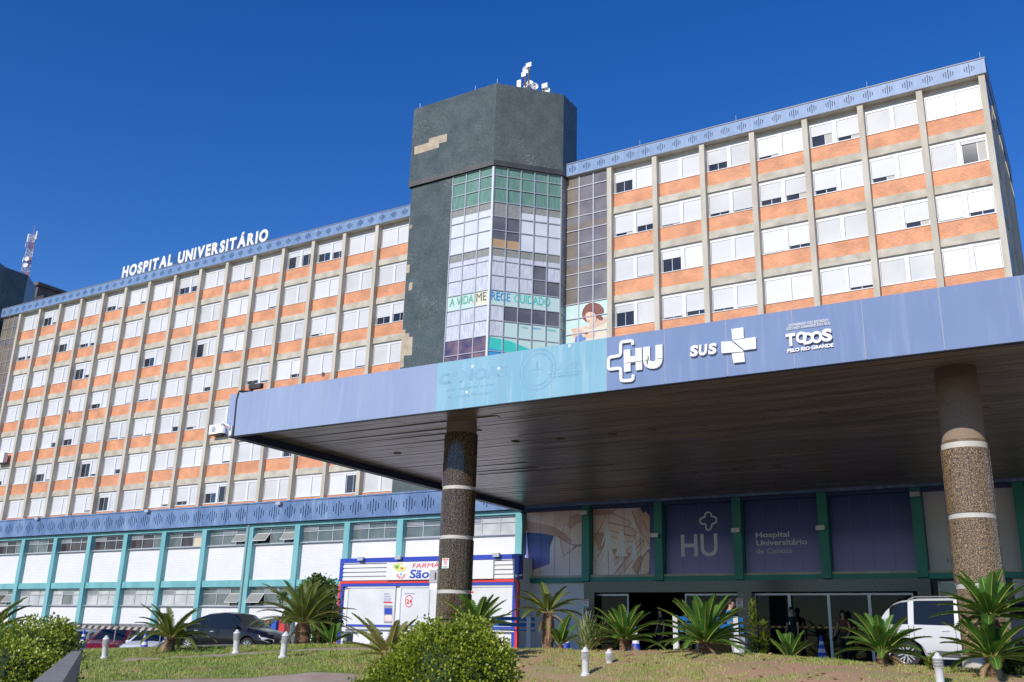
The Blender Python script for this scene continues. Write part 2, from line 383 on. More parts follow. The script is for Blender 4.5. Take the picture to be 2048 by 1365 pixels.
# windows: a pair of roller shutters in a white frame, some lifted
def window(x0, x1, zb, oL, oR, seed, parent, name='window', stuff=None):
    rr = random.Random(seed); h = H-BEAM-BRK-.05; z0 = zb; z1 = zb+h; y = YWI
    fr = stuff or MB(); t = .06; mid = (x0+x1)/2; mw = .13; top = .24
    def bx(*a, mi=0): fr.box(*a, mi)
    bx(x0, x0+t, y, y+.12, z0, z1); bx(x1-t, x1, y, y+.12, z0, z1); bx(mid-mw, mid+mw, y, y+.12, z0, z1)
    for a, c in ((x0+t, mid-mw), (mid+mw, x1-t)):
        bx(a, c, y+.01, y+.2, z1-top, z1); bx(a, c, y+.02, y+.12, z0, z0+.04)
    sh = fr if stuff else MB(); gl = fr if stuff else MB()
    sm, gm, wm = (1, 2, 3) if stuff else (0, 0, 1)
    for (a, c, o) in ((x0+t, mid-mw, oL), (mid+mw, x1-t, oR)):
        zs = z0+.04+(h-top-.04)*o
        if o < .985:
            sh.box(a+.02, c-.02, y+.045, y+.075, zs, z1-top, sm)
            nl = int((z1-top-zs)/.11)
            for q in range(1, nl): sh.box(a+.02, c-.02, y+.043, y+.045, zs+q*.11, zs+q*.11+.006, sm)
        if o > .02:
            zt = zs+.08 if o < .985 else z1-top
            k = rr.random(); cx_ = a+(c-a)*(.5 if k < .7 else .62)
            gl.box(a, c, y+.10, y+.115, z0+.04, zt, gm)
            for xx in (a+.02, cx_, c-.05): gl.box(xx, xx+.035, y+.085, y+.10, z0+.04, zt, wm)
            gl.box(a, c, y+.085, y+.10, z0+.04, z0+.08, wm)
            if k > .55 and not stuff: gl.box(cx_+.04, c-.05, y+.094, y+.0995, z0+.08, zt, 2 if k < .8 else 3)
    if stuff: return
    f = fr.build(name, M['white_frame'], parent)
    if sh.v: s_ = sh.build('roller_shutter', M[rr.choice(['shutter','shutter','shutter_b','shutter_c'])], f)
    if gl.v: gl.build('pane', [M['dark_glass'], M['white_alu'], M['blue_glass'], M['blind']], f)
    return f
OR = [ # right wing rows, (left,right) opening per bay
 [(.55,0),(0,0),(.34,0),(.13,0),(.52,.2),(0,0),(0,0)],
 [(.14,.30),(.08,0),(.14,.08),(.26,.27),(.2,0),(.2,0),(0,.86)],
 [(0,.05),(.62,0),(0,0),(.04,.16),(0,0),(0,.22),(.05,.16)],
 [(.66,0),(.08,.2),(.1,.05),(0,0),(0,.12),(0,0),(0,0)],
 [(.5,0),(0,.2),(.15,.1),(.0,.12),(0,0),(0,0),(0,0)],
 [(.2,0),(0,0),(0,.3),(0,0),(.1,.1),(0,0),(0,.2)]]
OL = [[(0,0),(.6,.15),(0,.05),(0,0),(.32,.12),(0,.15),(0,0),(.42,.38),(0,0),(.08,.12),(.0,0),(.72,.7),(.5,.42),(0,0),(0,0)],
 [(.25,.22),(0,0),(.55,0),(.25,.2),(0,0),(0,0),(0,0),(0,0),(0,0),(0,0),(0,.1),(0,0),(0,0),(.0,.0),(0,0)],
 [(0,0),(0,.05),(0,0),(.7,.22),(0,0),(0,0),(.55,0),(0,0),(.82,0),(.1,0),(0,0),(.0,.05),(.12,.0),(0,0),(.38,.45)],
 [(0,.05),(0,0),(.0,0),(0,.0),(.3,0),(.0,.05),(.1,.05),(0,0),(0,.25),(0,0),(.2,.1),(0,.2),(0,0),(.0,.08),(0,0)],
 [(0,0),(0,0),(0,.3),(.4,0),(.05,.05),(.1,.06),(.08,.08),(0,.3),(.16,0),(0,.06),(0,.1),(.1,0),(0,.1),(.05,.0),(0,0)],
 [(.3,.05),(0,0),(.5,.1),(0,.1),(.85,.15),(0,.28),(0,0),(0,.06),(0,0),(.0,.1),(0,0),(0,.35),(.0,0),(0,0),(0,0)],
 [(0,.25),(0,.3),(0,0),(.5,.42),(.8,.75),(0,0),(.3,.25),(0,0),(0,.05),(0,0),(.0,0),(0,0),(0,0),(0,.0),(0,.9)]]
def wz(k): return ZB0-k*H+BEAM+BRK+.05
cnt = 0
far = MB()
for k in range(6):
    for i in range(7):
        if k == 5 and i > 0: continue
        window(finsR[i]+PW, finsR[i+1]-PW, wz(k), *OR[k][i], 100+k*10+i, hb); cnt += 1
LROW = [OL[0],OL[1],OL[2],OL[3],OL[4],OL[5],OL[6]]
for i in range(14, -1, -1):
    for k in range(7):
        r_ = LROW[k]
        # the lowest row in the photograph
        oo = r_[i]
        if k == 6: oo = [(0,0),(0,0),(0,0),(0,0),(0,.1),(.82,0),(0,0),(0,.12),(.22,0),(.55,.9),(0,0),(0,0),(0,0),(0,.92),(0,0)][i]
        if cnt < 100: window(finsL[i]+PW, finsL[i+1]-PW, wz(k), *oo, 300+k*20+i, hb); cnt += 1
        else: window(finsL[i]+PW, finsL[i+1]-PW, wz(k), *oo, 300+k*20+i, hb, stuff=far)
fo = far.build('window', [M['white_frame'], M['shutter'], M['dark_glass'], M['white_alu']], hb); fo['kind'] = 'stuff'
# parapets with groups of cut slots
def slot_band(x0, x1, yf, z0, z1, cents, sp, sw, hts, mats, parent, name, depth=.07, thick=.3):
    b = MB(); cuts = []
    for c in cents:
        for j, hh in enumerate(hts):
            xx = c+(j-(len(hts)-1)/2)*sp; cuts.append((xx-sw/2, xx+sw/2, hh))
    cuts = [c for c in cuts if c[0] > x0+.02 and c[1] < x1-.02]; cuts.sort(); zc = (z0+z1)/2; x = x0
    for a, c, hh in cuts:
        b.quad((x,yf,z0), (a,yf,z0), (a,yf,z1), (x,yf,z1))
        za, zb_ = zc-hh/2, zc+hh/2
        b.quad((a,yf,z0), (c,yf,z0), (c,yf,za), (a,yf,za)); b.quad((a,yf,zb_), (c,yf,zb_), (c,yf,z1), (a,yf,z1))
        yb = yf+depth
        b.quad((a,yf,za), (a,yf,zb_), (a,yb,zb_), (a,yb,za)); b.quad((c,yf,zb_), (c,yf,za), (c,yb,za), (c,yb,zb_))
        b.quad((a,yf,za), (c,yf,za), (c,yb,za), (a,yb,za)); b.quad((a,yf,zb_), (c,yf,zb_), (c,yb,zb_), (a,yb,zb_))
        b.quad((a,yb,za), (c,yb,za), (c,yb,zb_), (a,yb,zb_), 1); x = c
    b.quad((x,yf,z0), (x1,yf,z0), (x1,yf,z1), (x,yf,z1))
    b.quad((x0,yf,z0), (x1,yf,z0), (x1,yf+thick,z0), (x0,yf+thick,z0), 2); b.quad((x0,yf+thick,z0), (x1,yf+thick,z0), (x1,yf+thick,z1), (x0,yf+thick,z1))
    b.quad((x0,yf,z0), (x0,yf+thick,z0), (x0,yf+thick,z1), (x0,yf,z1)); b.quad((x1,yf,z0), (x1,yf+thick,z0), (x1,yf+thick,z1), (x1,yf,z1))
    b.box(x0-.03, x1+.03, yf-.04, yf+thick+.03, z1, z1+.07, 3)
    return b.build(name, mats, parent, fixn=False)
YP_ = YF-.12; ZPT = ZPB+.98
UH = [.26,.42,.66,.42,.26]
UM = [M['parapet'], M['slot'], M['concrete'], M['metal_cap']]
cen = []
for i in range(-1, 16):
    x0_ = (finsL[i] if i >= 0 else finsL[0]-B)
    for q in range(3): cen.append(x0_+B*(q+.5)/3)
slot_band(XL-4.6, -44.5, YP_, ZPB, ZPT, cen, .135, .06, UH, UM, hb, 'parapet', thick=.72)
cen = [finsR[0]-BR+BR*(q+.5)/3 for q in range(24)]
slot_band(-32.2, XEND+.12, YP_, ZPB, ZPT, cen, .135, .045, UH, UM, hb, 'parapet', thick=.72)
q = MB().box(XEND+.0, XEND+.12, YP_+.72, 74.3, ZPB, ZPT); q.box(XEND-.03, XEND+.15, YP_+.75, 74.33, ZPT, ZPT+.07, 1); q.build('parapet', [M['parapet'], M['metal_cap']], hb)
# right end wall with recessed windows
e = MB(); e.box(XEND-.1, XEND-.04, YF+.62, 74.3, 5.9, ZPB)
for yy in (62.2, 66.4, 70.6, 74.0): e.box(XEND-.04, XEND+.10, yy-.2, yy+.2, 5.9, ZPB)
for k in range(8):
    zb = ZB0-k*H; e.box(XEND-.04, XEND+.0, YF+.62, 74.3, zb, zb+BEAM)
e.build('end_wall', M['concrete'], hb)
for yy in (60.2, 64.3, 68.4, 72.2):
    e = MB()
    for k in range(-1, 6):
        zb = ZB0-k*H-H+BEAM+BRK; e.box(XEND-.04, XEND-.01, yy-1.4, yy+1.2, zb, zb+1.7)
    e.build('end_window', M['dark_glass'], hb)
# lightning rods
for x in (finsR[0]+2.5, finsR[3]-1, finsR[6]-3, XEND-.1):
    MB().tube([(x, YP_+.1, ZPT), (x, YP_+.1, ZPT+.55)], .02, 5).build('lightning_rod', M['alu'], hb)
# ---- tower
YT = 14.86*S; XA = -12.81*YT/16.0685; XBt = -.6559*YT; XC = -.5885*YT; YC_ = 1.0705*YT; YD = 1.103*YT+.4
ZT = 12.25*YT/16.0685; ZTB = 9.41*S; XG = -11.63*YT/16.0685
ov = .16
def loop(z, o):
    return [(XA-o, YD+6, z), (XA-o, YT-o, z), (XBt+o*.41, YT-o, z), (XC+o, YC_-o*.41, z), (XC+o, YD, z), (XC-3, YD+4, z), (XC-3, YD+6, z)]
lo_, hi_ = loop(ZTB, ov), loop(ZT, ov)
t = MB(); n = len(lo_); t.add(lo_+hi_, [(i, (i+1) % n, (i+1) % n+n, i+n) for i in range(n)]+[tuple(range(n-1,-1,-1))])
t.add([(p[0], p[1], p[2]-.35) for p in hi_], [tuple(range(n))])
t.build('tower_crown', M['mosaic'], hb)
t = MB(); l0, l1 = loop(ZTB, ov+.03), loop(ZTB+.42, ov+.03)
t.add(l0+l1, [(i, (i+1) % n, (i+1) % n+n, i+n) for i in range(n)]+[tuple(range(n-1,-1,-1)), tuple(range(n, 2*n))]); t.build('tower_band', M['mosaic_dark'], hb)
t = MB().box(XA, XG, YT, YT+.3, 5.9, ZTB); t.box(XA, XA+.3, YT+.3, 60, 5.9, ZTB); t.build('tower_wall', M['mosaic'], hb)
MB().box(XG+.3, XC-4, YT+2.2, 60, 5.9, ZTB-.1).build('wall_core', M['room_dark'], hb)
# missing mosaic, plaster showing
def patch(*a_):
    q__ = MB(); pxpoly(q__, *a_); q__.build('bare_plaster_patch', M['plaster'], hb)
def pxpoly(mb, pts, Y, t, mi=0, sc_=None, off=(0,0)):
    if sc_: pts = [(off[0]+a/sc_, off[1]+c/sc_) for a, c in pts]
    mb.poly([pw(a, c, Y) for a, c in pts], (0,-1,0), t, mi)
Z1 = (780, 100); k1 = 3.791
patch([(184,797),(186,735),(294,704),(296,674),(433,636),(430,695),(372,710),(372,740)], YT-ov, .006, 0, k1, Z1)
patch([(148,1355),(150,1332),(170,1328),(168,1352)], YT, .006, 0, k1, Z1)
Z2 = (780, 420)
for P_ in ([(150,118),(171,112),(168,140),(148,145)], [(124,420),(150,414),(146,475),(122,480)], [(146,555),(172,548),(166,606),(140,612)],
           [(78,1198),(92,912),(118,908),(116,938),(146,936),(146,965),(173,963),(165,1102),(105,1105),(103,1192)]):
    patch(P_, YT, .006, 0, k1, Z2)
# ---- curtain wall
CW = {}
CW['g'] = mat('green_curtain_glass', (.12,.23,.18), .22, (.18,.32,.25), 4, stretch=(2.5,2.5,.3), spec=.6)
CW['w'] = mat('white_blind_glass', (.62,.66,.70), .2, (.70,.73,.76), .8, spec=.6)
CW['c'] = mat('white_curtain_glass', (.45,.48,.55), .25, (.68,.70,.75), 6, stretch=(3,3,.25), spec=.6)
CW['s'] = mat('spandrel_glass', (.26,.26,.23), .2, (.32,.32,.29), 5, spec=.6)
CW['d'] = mat('dark_room_glass', (.10,.10,.11), .08, (.16,.16,.165), .7, spec=.7)
CW['b'] = mat('banner_pale', (.52,.68,.64), .4)
CW['y'] = mat('banner_cream', (.68,.68,.52), .4)
CW['p'] = mat('banner_purple', (.06,.05,.13), .3, (.22,.15,.17), 1.1)
CW['o'] = mat('brown_glass', (.20,.165,.125), .12, (.26,.22,.17), .9, spec=.6)
CW['v'] = mat('violet_glass', (.17,.155,.165), .08, (.24,.22,.22), .9, spec=.7)
CW['l'] = mat('pale_side_glass', (.22,.27,.27), .12, (.36,.40,.38), 1.2, spec=.7)
CW['a'] = mat('cardboard', (.45,.30,.16), .8)
CK = list(CW)
def curtain(p0, p1, ncol, zs, grid, parent, name='curtain_wall', back=None, fw=.07):
    p0 = Vector(p0); p1 = Vector(p1); d = (p1-p0); L = d.length; d.normalize(); nn = Vector((d.y, -d.x, 0))
    if nn.y > 0 and abs(nn.y) > .1: nn = -nn
    if name == 'side_curtain_wall': nn = Vector((1,0,0))
    fr = MB(); gl = MB(); cw = L/ncol
    for j in range(ncol+1):
        o = p0+d*(cw*j-fw/2); fr.obox((o.x, o.y, zs[-1]), d*fw, nn*.08, (0,0,zs[0]-zs[-1]))
    for z in zs: fr.obox((p0.x, p0.y, z-fw*.4), d*L, nn*.065, (0,0,fw*.8))
    for r_ in range(len(zs)-1):
        for c in range(ncol):
            ch = grid[r_][c] if r_ < len(grid) else grid[-1][c]
            a = p0+d*cw*c; bq = p0+d*cw*(c+1); zt, zb = zs[r_], zs[r_+1]
            tx = rnd.uniform(-.012, .012); ty = rnd.uniform(-.012, .012)
            def pane(z0, z1, k):
                gl.add([(a.x, a.y, z0), (bq.x+nn.x*tx, bq.y+nn.y*tx, z0), (bq.x+nn.x*(tx+ty), bq.y+nn.y*(tx+ty), z1), (a.x+nn.x*ty, a.y+nn.y*ty, z1)], [(0,1,2,3)], CK.index(k))
            if ch == 'x': zm = zb+(zt-zb)*.48; pane(zm, zt, 's'); pane(zb, zm, 'w')
            elif ch == 'z': zm = zb+(zt-zb)*.38; pane(zm, zt, 's'); pane(zb, zm, 'c')
            elif ch == 'q': zm = zb+(zt-zb)*.5; pane(zm, zt, 'd'); pane(zb, zm, 'a')
            elif ch == 'm': zm = zb+(zt-zb)*.5; pane(zm, zt, 'v'); pane(zb, zm, 'o')
            else: pane(zb, zt, ch)
    f = fr.build(name, M['alu'], parent); gl.build('pane', [CW[k] for k in CK], f, fixn=False)
    return f
ye = [332,350,375.5,404,433.7,462,490,497.5,524,553.5,583.5,614,644.5,676,707,737,770]
ZS = [pw(989-(y-333)*.137, y, YT).z for y in ye]; ZS[0] = ZTB
# merge the narrow row at index 6-7 so storeys stay regular
ZS = ZS[:6]+ZS[7:]
gF = ['ggg','ggg','ggg','xxx','www','www','zzz','ccc','ccc','ybb','ccc','ccc','ppp','ppp','ddd']
gF[9] = 'bby'
gC = ['ggggg','ggggg','ggggg','ssxxx','ddwww','qqwww','zzzzz','cccdc','cccdd','bbbbb','cdddd','cbbbb','bbbbb','bbbbb','ddddd']
gS = ['l','l','l','l','l','l','l','l','l','l','l','l','l','l','l']
ZS2 = ZS+[ZS[-1]-1.7, 5.9]
curtain((XG, YT+.05, 0), (XBt, YT+.05, 0), 3, ZS2, gF+['ddd','ddd'], hb)
curtain((XBt, YT+.05, 0), (XC, YC_, 0), 5, ZS2, gC+['ddddd','ddddd'], hb)
curtain((XC, YC_, 0), (XC, YF+.5, 0), 1, ZS2, ['l']*17, hb, 'side_curtain_wall')
MB().box(XBt-.09, XBt+.07, YT-.06, YT+.1, 5.9, ZTB).build('corner_mullion', M['white_alu'], hb)
# stair glass between tower and right wing
zst = [ZPB]+[pw(1213, y, YF+.2).z for y in (362,391,421,449,477,507,537,566,598,628,659,690)]+[19, 17, 15]
gst = ['ovv','ovv','ovv','mmm','ovv','ovv','mmm','ovv','ovv','bbb','bbb','bbb','bbb','bbb','bbb']
curtain((XC-.02, YF+.2, 0), (XR-PW, YF+.2, 0), 3, zst, gst, hb, 'stair_glazing')
curtain((XL-3.2, YF+.2, 0), (XL-PW, YF+.2, 0), 3, [ZPB-i*1.35 for i in range(20)], ['oov','oov','mmm','oov','ooo']*4, hb, 'stair_glazing')
# stair flights seen behind the glass: landings
q = MB()
for k in range(6):
    z = ZB0-k*H; q.box(XC+.3, XR-.3, YF+.9, YF+1.5, z, z+.45)
q.build('landing', M['concrete'], hb)
# mother and child picture on the stair glass (generic)
SK = mat('print_skin', (.62,.38,.27), .5, (.75,.55,.42), 1.5); HAIR = mat('print_hair', (.14,.035,.025), .5, (.22,.07,.05), 2)
PB = mat('print_blue', (.10,.22,.50), .5); PWH = mat('print_white', (.66,.68,.70), .5); PCR = mat('print_cream', (.66,.60,.48), .5)
pic = MB(); kk = 5.25; O = (1180, 540); k3 = 3.791
def pp(pts, lay, mi, k=k3, o=Z2): pxpoly(pic, pts, YF+.2-.01-lay*.004, .003, mi, k, o)
pp([(1545,850),(1600,828),(1645,815),(1645,985),(1560,1000),(1378,1010),(1374,930),(1430,895),(1490,880),(1515,862)], 0, 4)
pp([(1374,905),(1400,900),(1450,892),(1490,880),(1500,900),(1440,915),(1385,930)], 1, 0)
pp([(1560,835),(1610,822),(1645,812),(1645,850),(1590,880),(1540,900),(1500,905),(1520,870)], 1, 5)
pp([(1455,790),(1462,760),(1480,728),(1510,708),(1550,703),(1590,715),(1618,745),(1622,775),(1608,792),(1600,800),(1617,822),(1612,838),(1590,838),(1572,822),(1560,850),(1520,862),(1480,845),(1460,825)], 2, 1)
pp([(1484,790),(1508,774),(1542,776),(1556,795),(1562,825),(1552,856),(1524,868),(1500,852),(1484,822)], 3, 0)
pp([(1540,776),(1556,790),(1566,830),(1556,852),(1548,820)], 4, 5)
for e_ in ([(1492,806),(1503,803),(1503,806),(1493,809)], [(1520,800),(1534,797),(1534,800),(1521,803)], [(1503,838),(1518,842),(1508,846)]): pp(e_, 5, 1)
pp([(1376,955),(1400,925),(1450,905),(1470,930),(1440,950),(1400,965)], 3, 5)
pp([(1480,935),(1545,915),(1560,940),(1545,965),(1490,975)], 3, 0)
pp([(1404,968),(1446,940),(1475,958),(1490,985),(1440,1000),(1400,1003)], 4, 2)
pp([(1452,945),(1490,930),(1512,948),(1500,966),(1466,968)], 5, 0)
pp([(1470,937),(1490,930),(1508,940),(1490,946)], 6, 1)
pic.build('print_film', [SK, HAIR, PB, PWH, PCR, mat('print_shade', (.62,.42,.32), .5)], hb)
# ---- text
def text_geo(body, bold=0, shear=0, extrude=.01, space=1.0):
    cu = bpy.data.curves.new('t', 'FONT'); cu.body = body; cu.size = 1; cu.extrude = extrude; cu.offset = bold; cu.shear = shear; cu.space_character = space
    cu.resolution_u = 4
    o = bpy.data.objects.new('t', cu); col.objects.link(o); dg = bpy.context.evaluated_depsgraph_get()
    me = bpy.data.meshes.new_from_object(o.evaluated_get(dg)); vs = np.array([v.co[:] for v in me.vertices]).reshape(-1, 3); fs = [tuple(p.vertices) for p in me.polygons]
    col.objects.unlink(o); bpy.data.objects.remove(o); bpy.data.meshes.remove(me)
    return vs, fs
def put_text(mb, body, A, Bp, hgt, nrm=(0,-1,0), t=.02, mi=0, bold=0, shear=0, y0=0.0, space=1.0):
    """text whose width runs from A to Bp (baseline), cap height hgt; proud t along nrm"""
    vs, fs = text_geo(body, bold, shear, 1, space); A = Vector(A); Bp = Vector(Bp); ax = Bp-A; nrm = Vector(nrm)
    x0_, x1_ = vs[:,0].min(), vs[:,0].max()
    ref, _ = text_geo('H', bold, 0, 1); ch = ref[:,1].max()-ref[:,1].min(); yb = ref[:,1].min()
    out = []
    for v in vs: out.append(A+ax*((v[0]-x0_)/(x1_-x0_))+Vector((0,0,1))*((v[1]-yb)/ch*hgt+y0)+nrm*(t if v[2] > 0 else 0))
    mb.add(out, fs, mi)
def text_px(mb, body, a, b, hpx, Y, **kw):
    A = pw(*a, Y); Bq = pw(*b, Y); T = pw(a[0], a[1]-hpx, Y); Bq.z = A.z
    put_text(mb, body, A, Bq, T.z-A.z, **kw)
TG = mat('text_green', (.12,.42,.30), .5); TB = mat('text_blue', (.05,.30,.62), .5); TK = mat('text_dark', (.12,.10,.10), .5); TT = mat('text_turquoise', (.05,.55,.48), .5)
bt = MB(); yb = YT-.02
d_ = (Vector((XC, YC_, 0))-Vector((XBt, YT+.05, 0))); nC = Vector((d_.y, -d_.x, 0)).normalized(); nC = nC if nC.y < 0 else -nC
zb_ = ZS[10]+.38; hh_ = .62
def fx(u): return Vector((XG+(XBt-XG)*u, YT+.03, zb_))
def cxp(u): return Vector((XBt, YT+.05, zb_))+d_*u+nC*.018
put_text(bt, 'A VIDA', fx(.06), fx(.63), hh_, t=.004, mi=0, bold=.01)
put_text(bt, 'ME', fx(.70), fx(.93), hh_, t=.004, mi=2)
put_text(bt, 'RECE', cxp(.02), cxp(.29), hh_, nC, .004, 1, .01)
put_text(bt, 'CUIDADO', cxp(.35), cxp(.86), hh_, nC, .004, 3, .01)
for s_, u0, u1, mi in (('A VIDA', .45, .55, 3), ('MERECE', .62, .74, 1), ('CUIDADO', .82, .95, 3)):
    a = cxp(u0); c = cxp(u1); a.z = c.z = ZS[11]-.35; put_text(bt, s_, a, c, .13, nC, .004, mi)
bt.build('banner_lettering', [TG, TB, TK, TT], hb)
wv = MB(); zz = ZS[12]
def cz(u, z): p = Vector((XBt, YT+.05, z))+d_*u+nC*.016; return p
wv.poly([cz(0, zz-.1), cz(.3, zz-.25), cz(.62, zz-.75), cz(.75, zz-1.1), cz(0, zz-1.35)], nC, .003, 0)
wv.poly([cz(0, zz-.9), cz(.3, zz-1.1), cz(.62, zz-1.6), cz(0, zz-1.9)], nC, .006, 1)
wv.build('banner_wave', [TT, TB], hb)
# ================================================================ ROOF SIGN
rs = thing('roof_sign', 'white letters HOSPITAL UNIVERSITÁRIO standing on the blue roof parapet', 'sign', (-82, YF+.2, ZPT))
ys = YF+.1; A = pw(246, 553, ys); Bq = pw(537, 481, ys)
# letter by letter
full = 'HOSPITAL UNIVERSITÁRIO'; widths = []; xcur = 0; info = []
for ch in full:
    if ch == ' ': xcur += .42; continue
    vs, fs = text_geo(ch, .045, 0, 1); wd_ = vs[:,0].max()-vs[:,0].min(); info.append((ch, xcur, wd_)); xcur += wd_+.13
tot = info[-1][1]+info[-1][2]; Wd = Bq.x-A.x; zs0 = ZPT+.16; hs_ = 1.24
for ch, x0_, wd_ in info:
    mb = MB(); a = A.x+Wd*x0_/tot; c = A.x+Wd*(x0_+wd_)/tot
    put_text(mb, ch, (a, ys, zs0), (c, ys, zs0), hs_, t=.14, bold=.045)
    mb.build('letter', M['white_sign'], rs)
q = MB()
for z in (zs0+.25, zs0+.85): q.tube([(A.x, ys+.08, z), (Bq.x, ys+.08, z)], .025, 5)
for i in range(12):
    x = A.x+Wd*(i+.5)/12; q.tube([(x, ys+.09, ZPT), (x, ys+.09, zs0+.9)], .025, 5); q.tube([(x, ys+.1, zs0+.85), (x, ys+1.1, ZPT)], .02, 5)
q.build('sign_frame', M['rust'], rs)
# ================================================================ ROOF EQUIPMENT
def dish(root, p, r, aim, name='dish'):
    aim = Vector(aim).normalized(); rot = Vector((0,0,1)).rotation_difference(aim).to_matrix(); mb = MB()
    pr = [(r*.08, -r*.32), (r*.6, -r*.24), (r, 0), (r*.97, .01), (r*.55, -r*.17), (r*.06, -r*.24)]
    mb.lathe(pr, n=18); mb.tube([(0,0,-r*.3), (0,0,r*.3)], r*.06, 6)
    mb.v = [tuple(Vector(p)+rot@Vector(v)) for v in mb.v]; return mb.build(name, M['white_sign'], root, smooth=40)
ya = YC_+1.0
am = thing('antenna_mast', 'rusty double mast with white dishes in the middle of the green tower roof', 'antenna', pw(1053, 180, ya))
mb = MB(); k = k1; o = Z1
def q1(x, y, Y=ya): return pw(o[0]+x/k, o[1]+y/k, Y)
mb.tube([q1(1050,330), q1(1052,112)], .06, 6); mb.tube([q1(1026,330), q1(1026,185)], .06, 6)
for y in (262, 290): mb.tube([q1(985,y), q1(1100,y)], .04, 5)
mb.tube([q1(1048,300), q1(1090,270)], .04, 5); mb.build('mast', M['rust'], am)
a_ = (.1,-1,-.25)
dish(am, q1(1032,150), .34, a_); dish(am, q1(1060,250), .27, (.5,-1,.2)); dish(am, q1(1028,273), .26, (-.4,-1,0)); dish(am, q1(1096,275), .32, (1,-1,0))
for (x, y, w_, h_) in ((1055,118,.5,.4),(1017,190,.42,.42),(981,266,.38,.8)):
    c = q1(x, y); MB().box(c.x-w_/2, c.x+w_/2, c.y-.1, c.y, c.z-h_/2, c.z+h_/2).build('panel_antenna', M['white_sign'], am)
am2 = thing('antenna_pair', 'two white dishes stacked near the right edge of the green tower roof', 'antenna', pw(1090, 190, ya))
mb = MB().tube([q1(1166,360), q1(1163,252)], .05, 6); mb.build('mast', M['rust'], am2)
dish(am2, q1(1182,313), .36, (.1,-1,.2)); c = q1(1178,277); MB().box(c.x-.25, c.x+.25, c.y-.15, c.y, c.z-.2, c.z+.2).build('panel_antenna', M['white_sign'], am2); dish(am2, q1(1162,275), .2, (-1,-.6,0))
for (x, y) in ((227,440),(813,266),(1368,405),(640,305)):
    c = q1(x, y, YT+.2 if x != 1368 else YD-.3); MB().tube([(c.x, c.y, ZT-.2), (c.x+(.1 if x == 640 else 0), c.y, ZT+.62)], .02, 5).build('lightning_rod', M['alu'], hb)
# far left tower, penthouse and lattice mast
lt = thing('stair_tower', 'dark green tiled tower cut off by the left edge of the photograph', 'tower', (-108, 62, 6))
xl = pw(38, 545, 61).x; zl = pw(10, 523, 57).z; x9 = pw(10, 523, 57).x
t = MB(); xr = pw(38, 560, 60).x
lp = [(x9-9, 55.5), (x9, 55.5), (xr, 58.2), (xr, 61), (xr-3, 64), (x9-9, 64)]
t.add([(a, c, 6) for a, c in lp]+[(a, c, zl) for a, c in lp], [(i, (i+1) % 6, (i+1) % 6+6, i+6) for i in range(6)]+[(6,7,8,9,10,11)]); t.build('tower_wall', M['mosaic'], lt)
ph = thing('roof_house', 'grey concrete water tank house behind the far left end of the roof', 'roof house', pw(60, 600, 75))
a = pw(30, 590, 76); c = pw(76, 575, 76); zt = pw(76, 566, 76).z
t = MB().box(a.x, c.x, 76, 82, 20, zt-.5); t.box(a.x-.2, c.x+.4, 75.7, 82.3, zt-.5, zt); t.build('wall', mat('grey_concrete', (.16,.14,.13), .9, (.10,.09,.085), 1), ph)
a2 = pw(30, 600, 72); c2 = pw(88, 597, 72); t = MB().box(a2.x, c2.x, 72, 88, 20, c2.z-.9); t.build('lower_wall', M['brick'], ph)
t = MB().box(a2.x, c2.x+.15, 71.8, 88.1, c2.z-.9, c2.z+.4); t.build('roof_band', mat('old_band', (.05,.045,.05), .9), ph)
lm = thing('lattice_mast', 'slim red and white lattice mast with panel antennas above the left end of the roof', 'mast', pw(50, 560, 79))
Ym = 79; bA = pw(47.5, 560, Ym); tA = pw(66.5, 470, Ym); zt = tA.z; zb = bA.z; cx_ = tA.x; cy_ = Ym
RW = [mat('mast_red', (.42,.20,.19), .6), mat('mast_white', (.62,.60,.62), .6)]
t = MB(); hw = .75; N = 12
def mp_(i, z): 
    an = i*2*math.pi/3+.3; u = (z-zb)/(zt-zb); r_ = hw*(1-.45*u); return Vector((cx_+r_*math.cos(an), cy_+r_*math.sin(an), z))
for s_ in range(N):
    za = zb+(zt-zb)*s_/N; zc = zb+(zt-zb)*(s_+1)/N; mi = (s_//2) % 2
    for i in range(3):
        t.tube([mp_(i, za), mp_(i, zc)], .04, 5, mi); t.tube([mp_(i, za), mp_(i+1, zc)], .035, 4, mi); t.tube([mp_(i+1, za), mp_(i, zc)], .035, 4, mi); t.tube([mp_(i, za), mp_(i+1, za)], .03, 4, mi)
t.tube([(cx_, cy_, zt), (cx_, cy_, zt+1.6)], .04, 5, 0)
t.build('mast', RW, lm)
for dx in (-1.0, 1.2):
    t = MB().box(cx_+dx-.12, cx_+dx+.12, cy_-.2, cy_, zt-1.1, zt+.3); t.tube([(cx_, cy_, zt-.4), (cx_+dx, cy_, zt-.4)], .03, 4); t.build('panel_antenna', M['white_sign'], lm)
for (zz, dx) in ((zb+(zt-zb)*.42, -.4), (zb+(zt-zb)*.42, .5), (zb+(zt-zb)*.28, .5), (zb+(zt-zb)*.75, -.5)): dish(lm, (cx_+dx, cy_-.6, zz), .38, (dx, -1, 0))
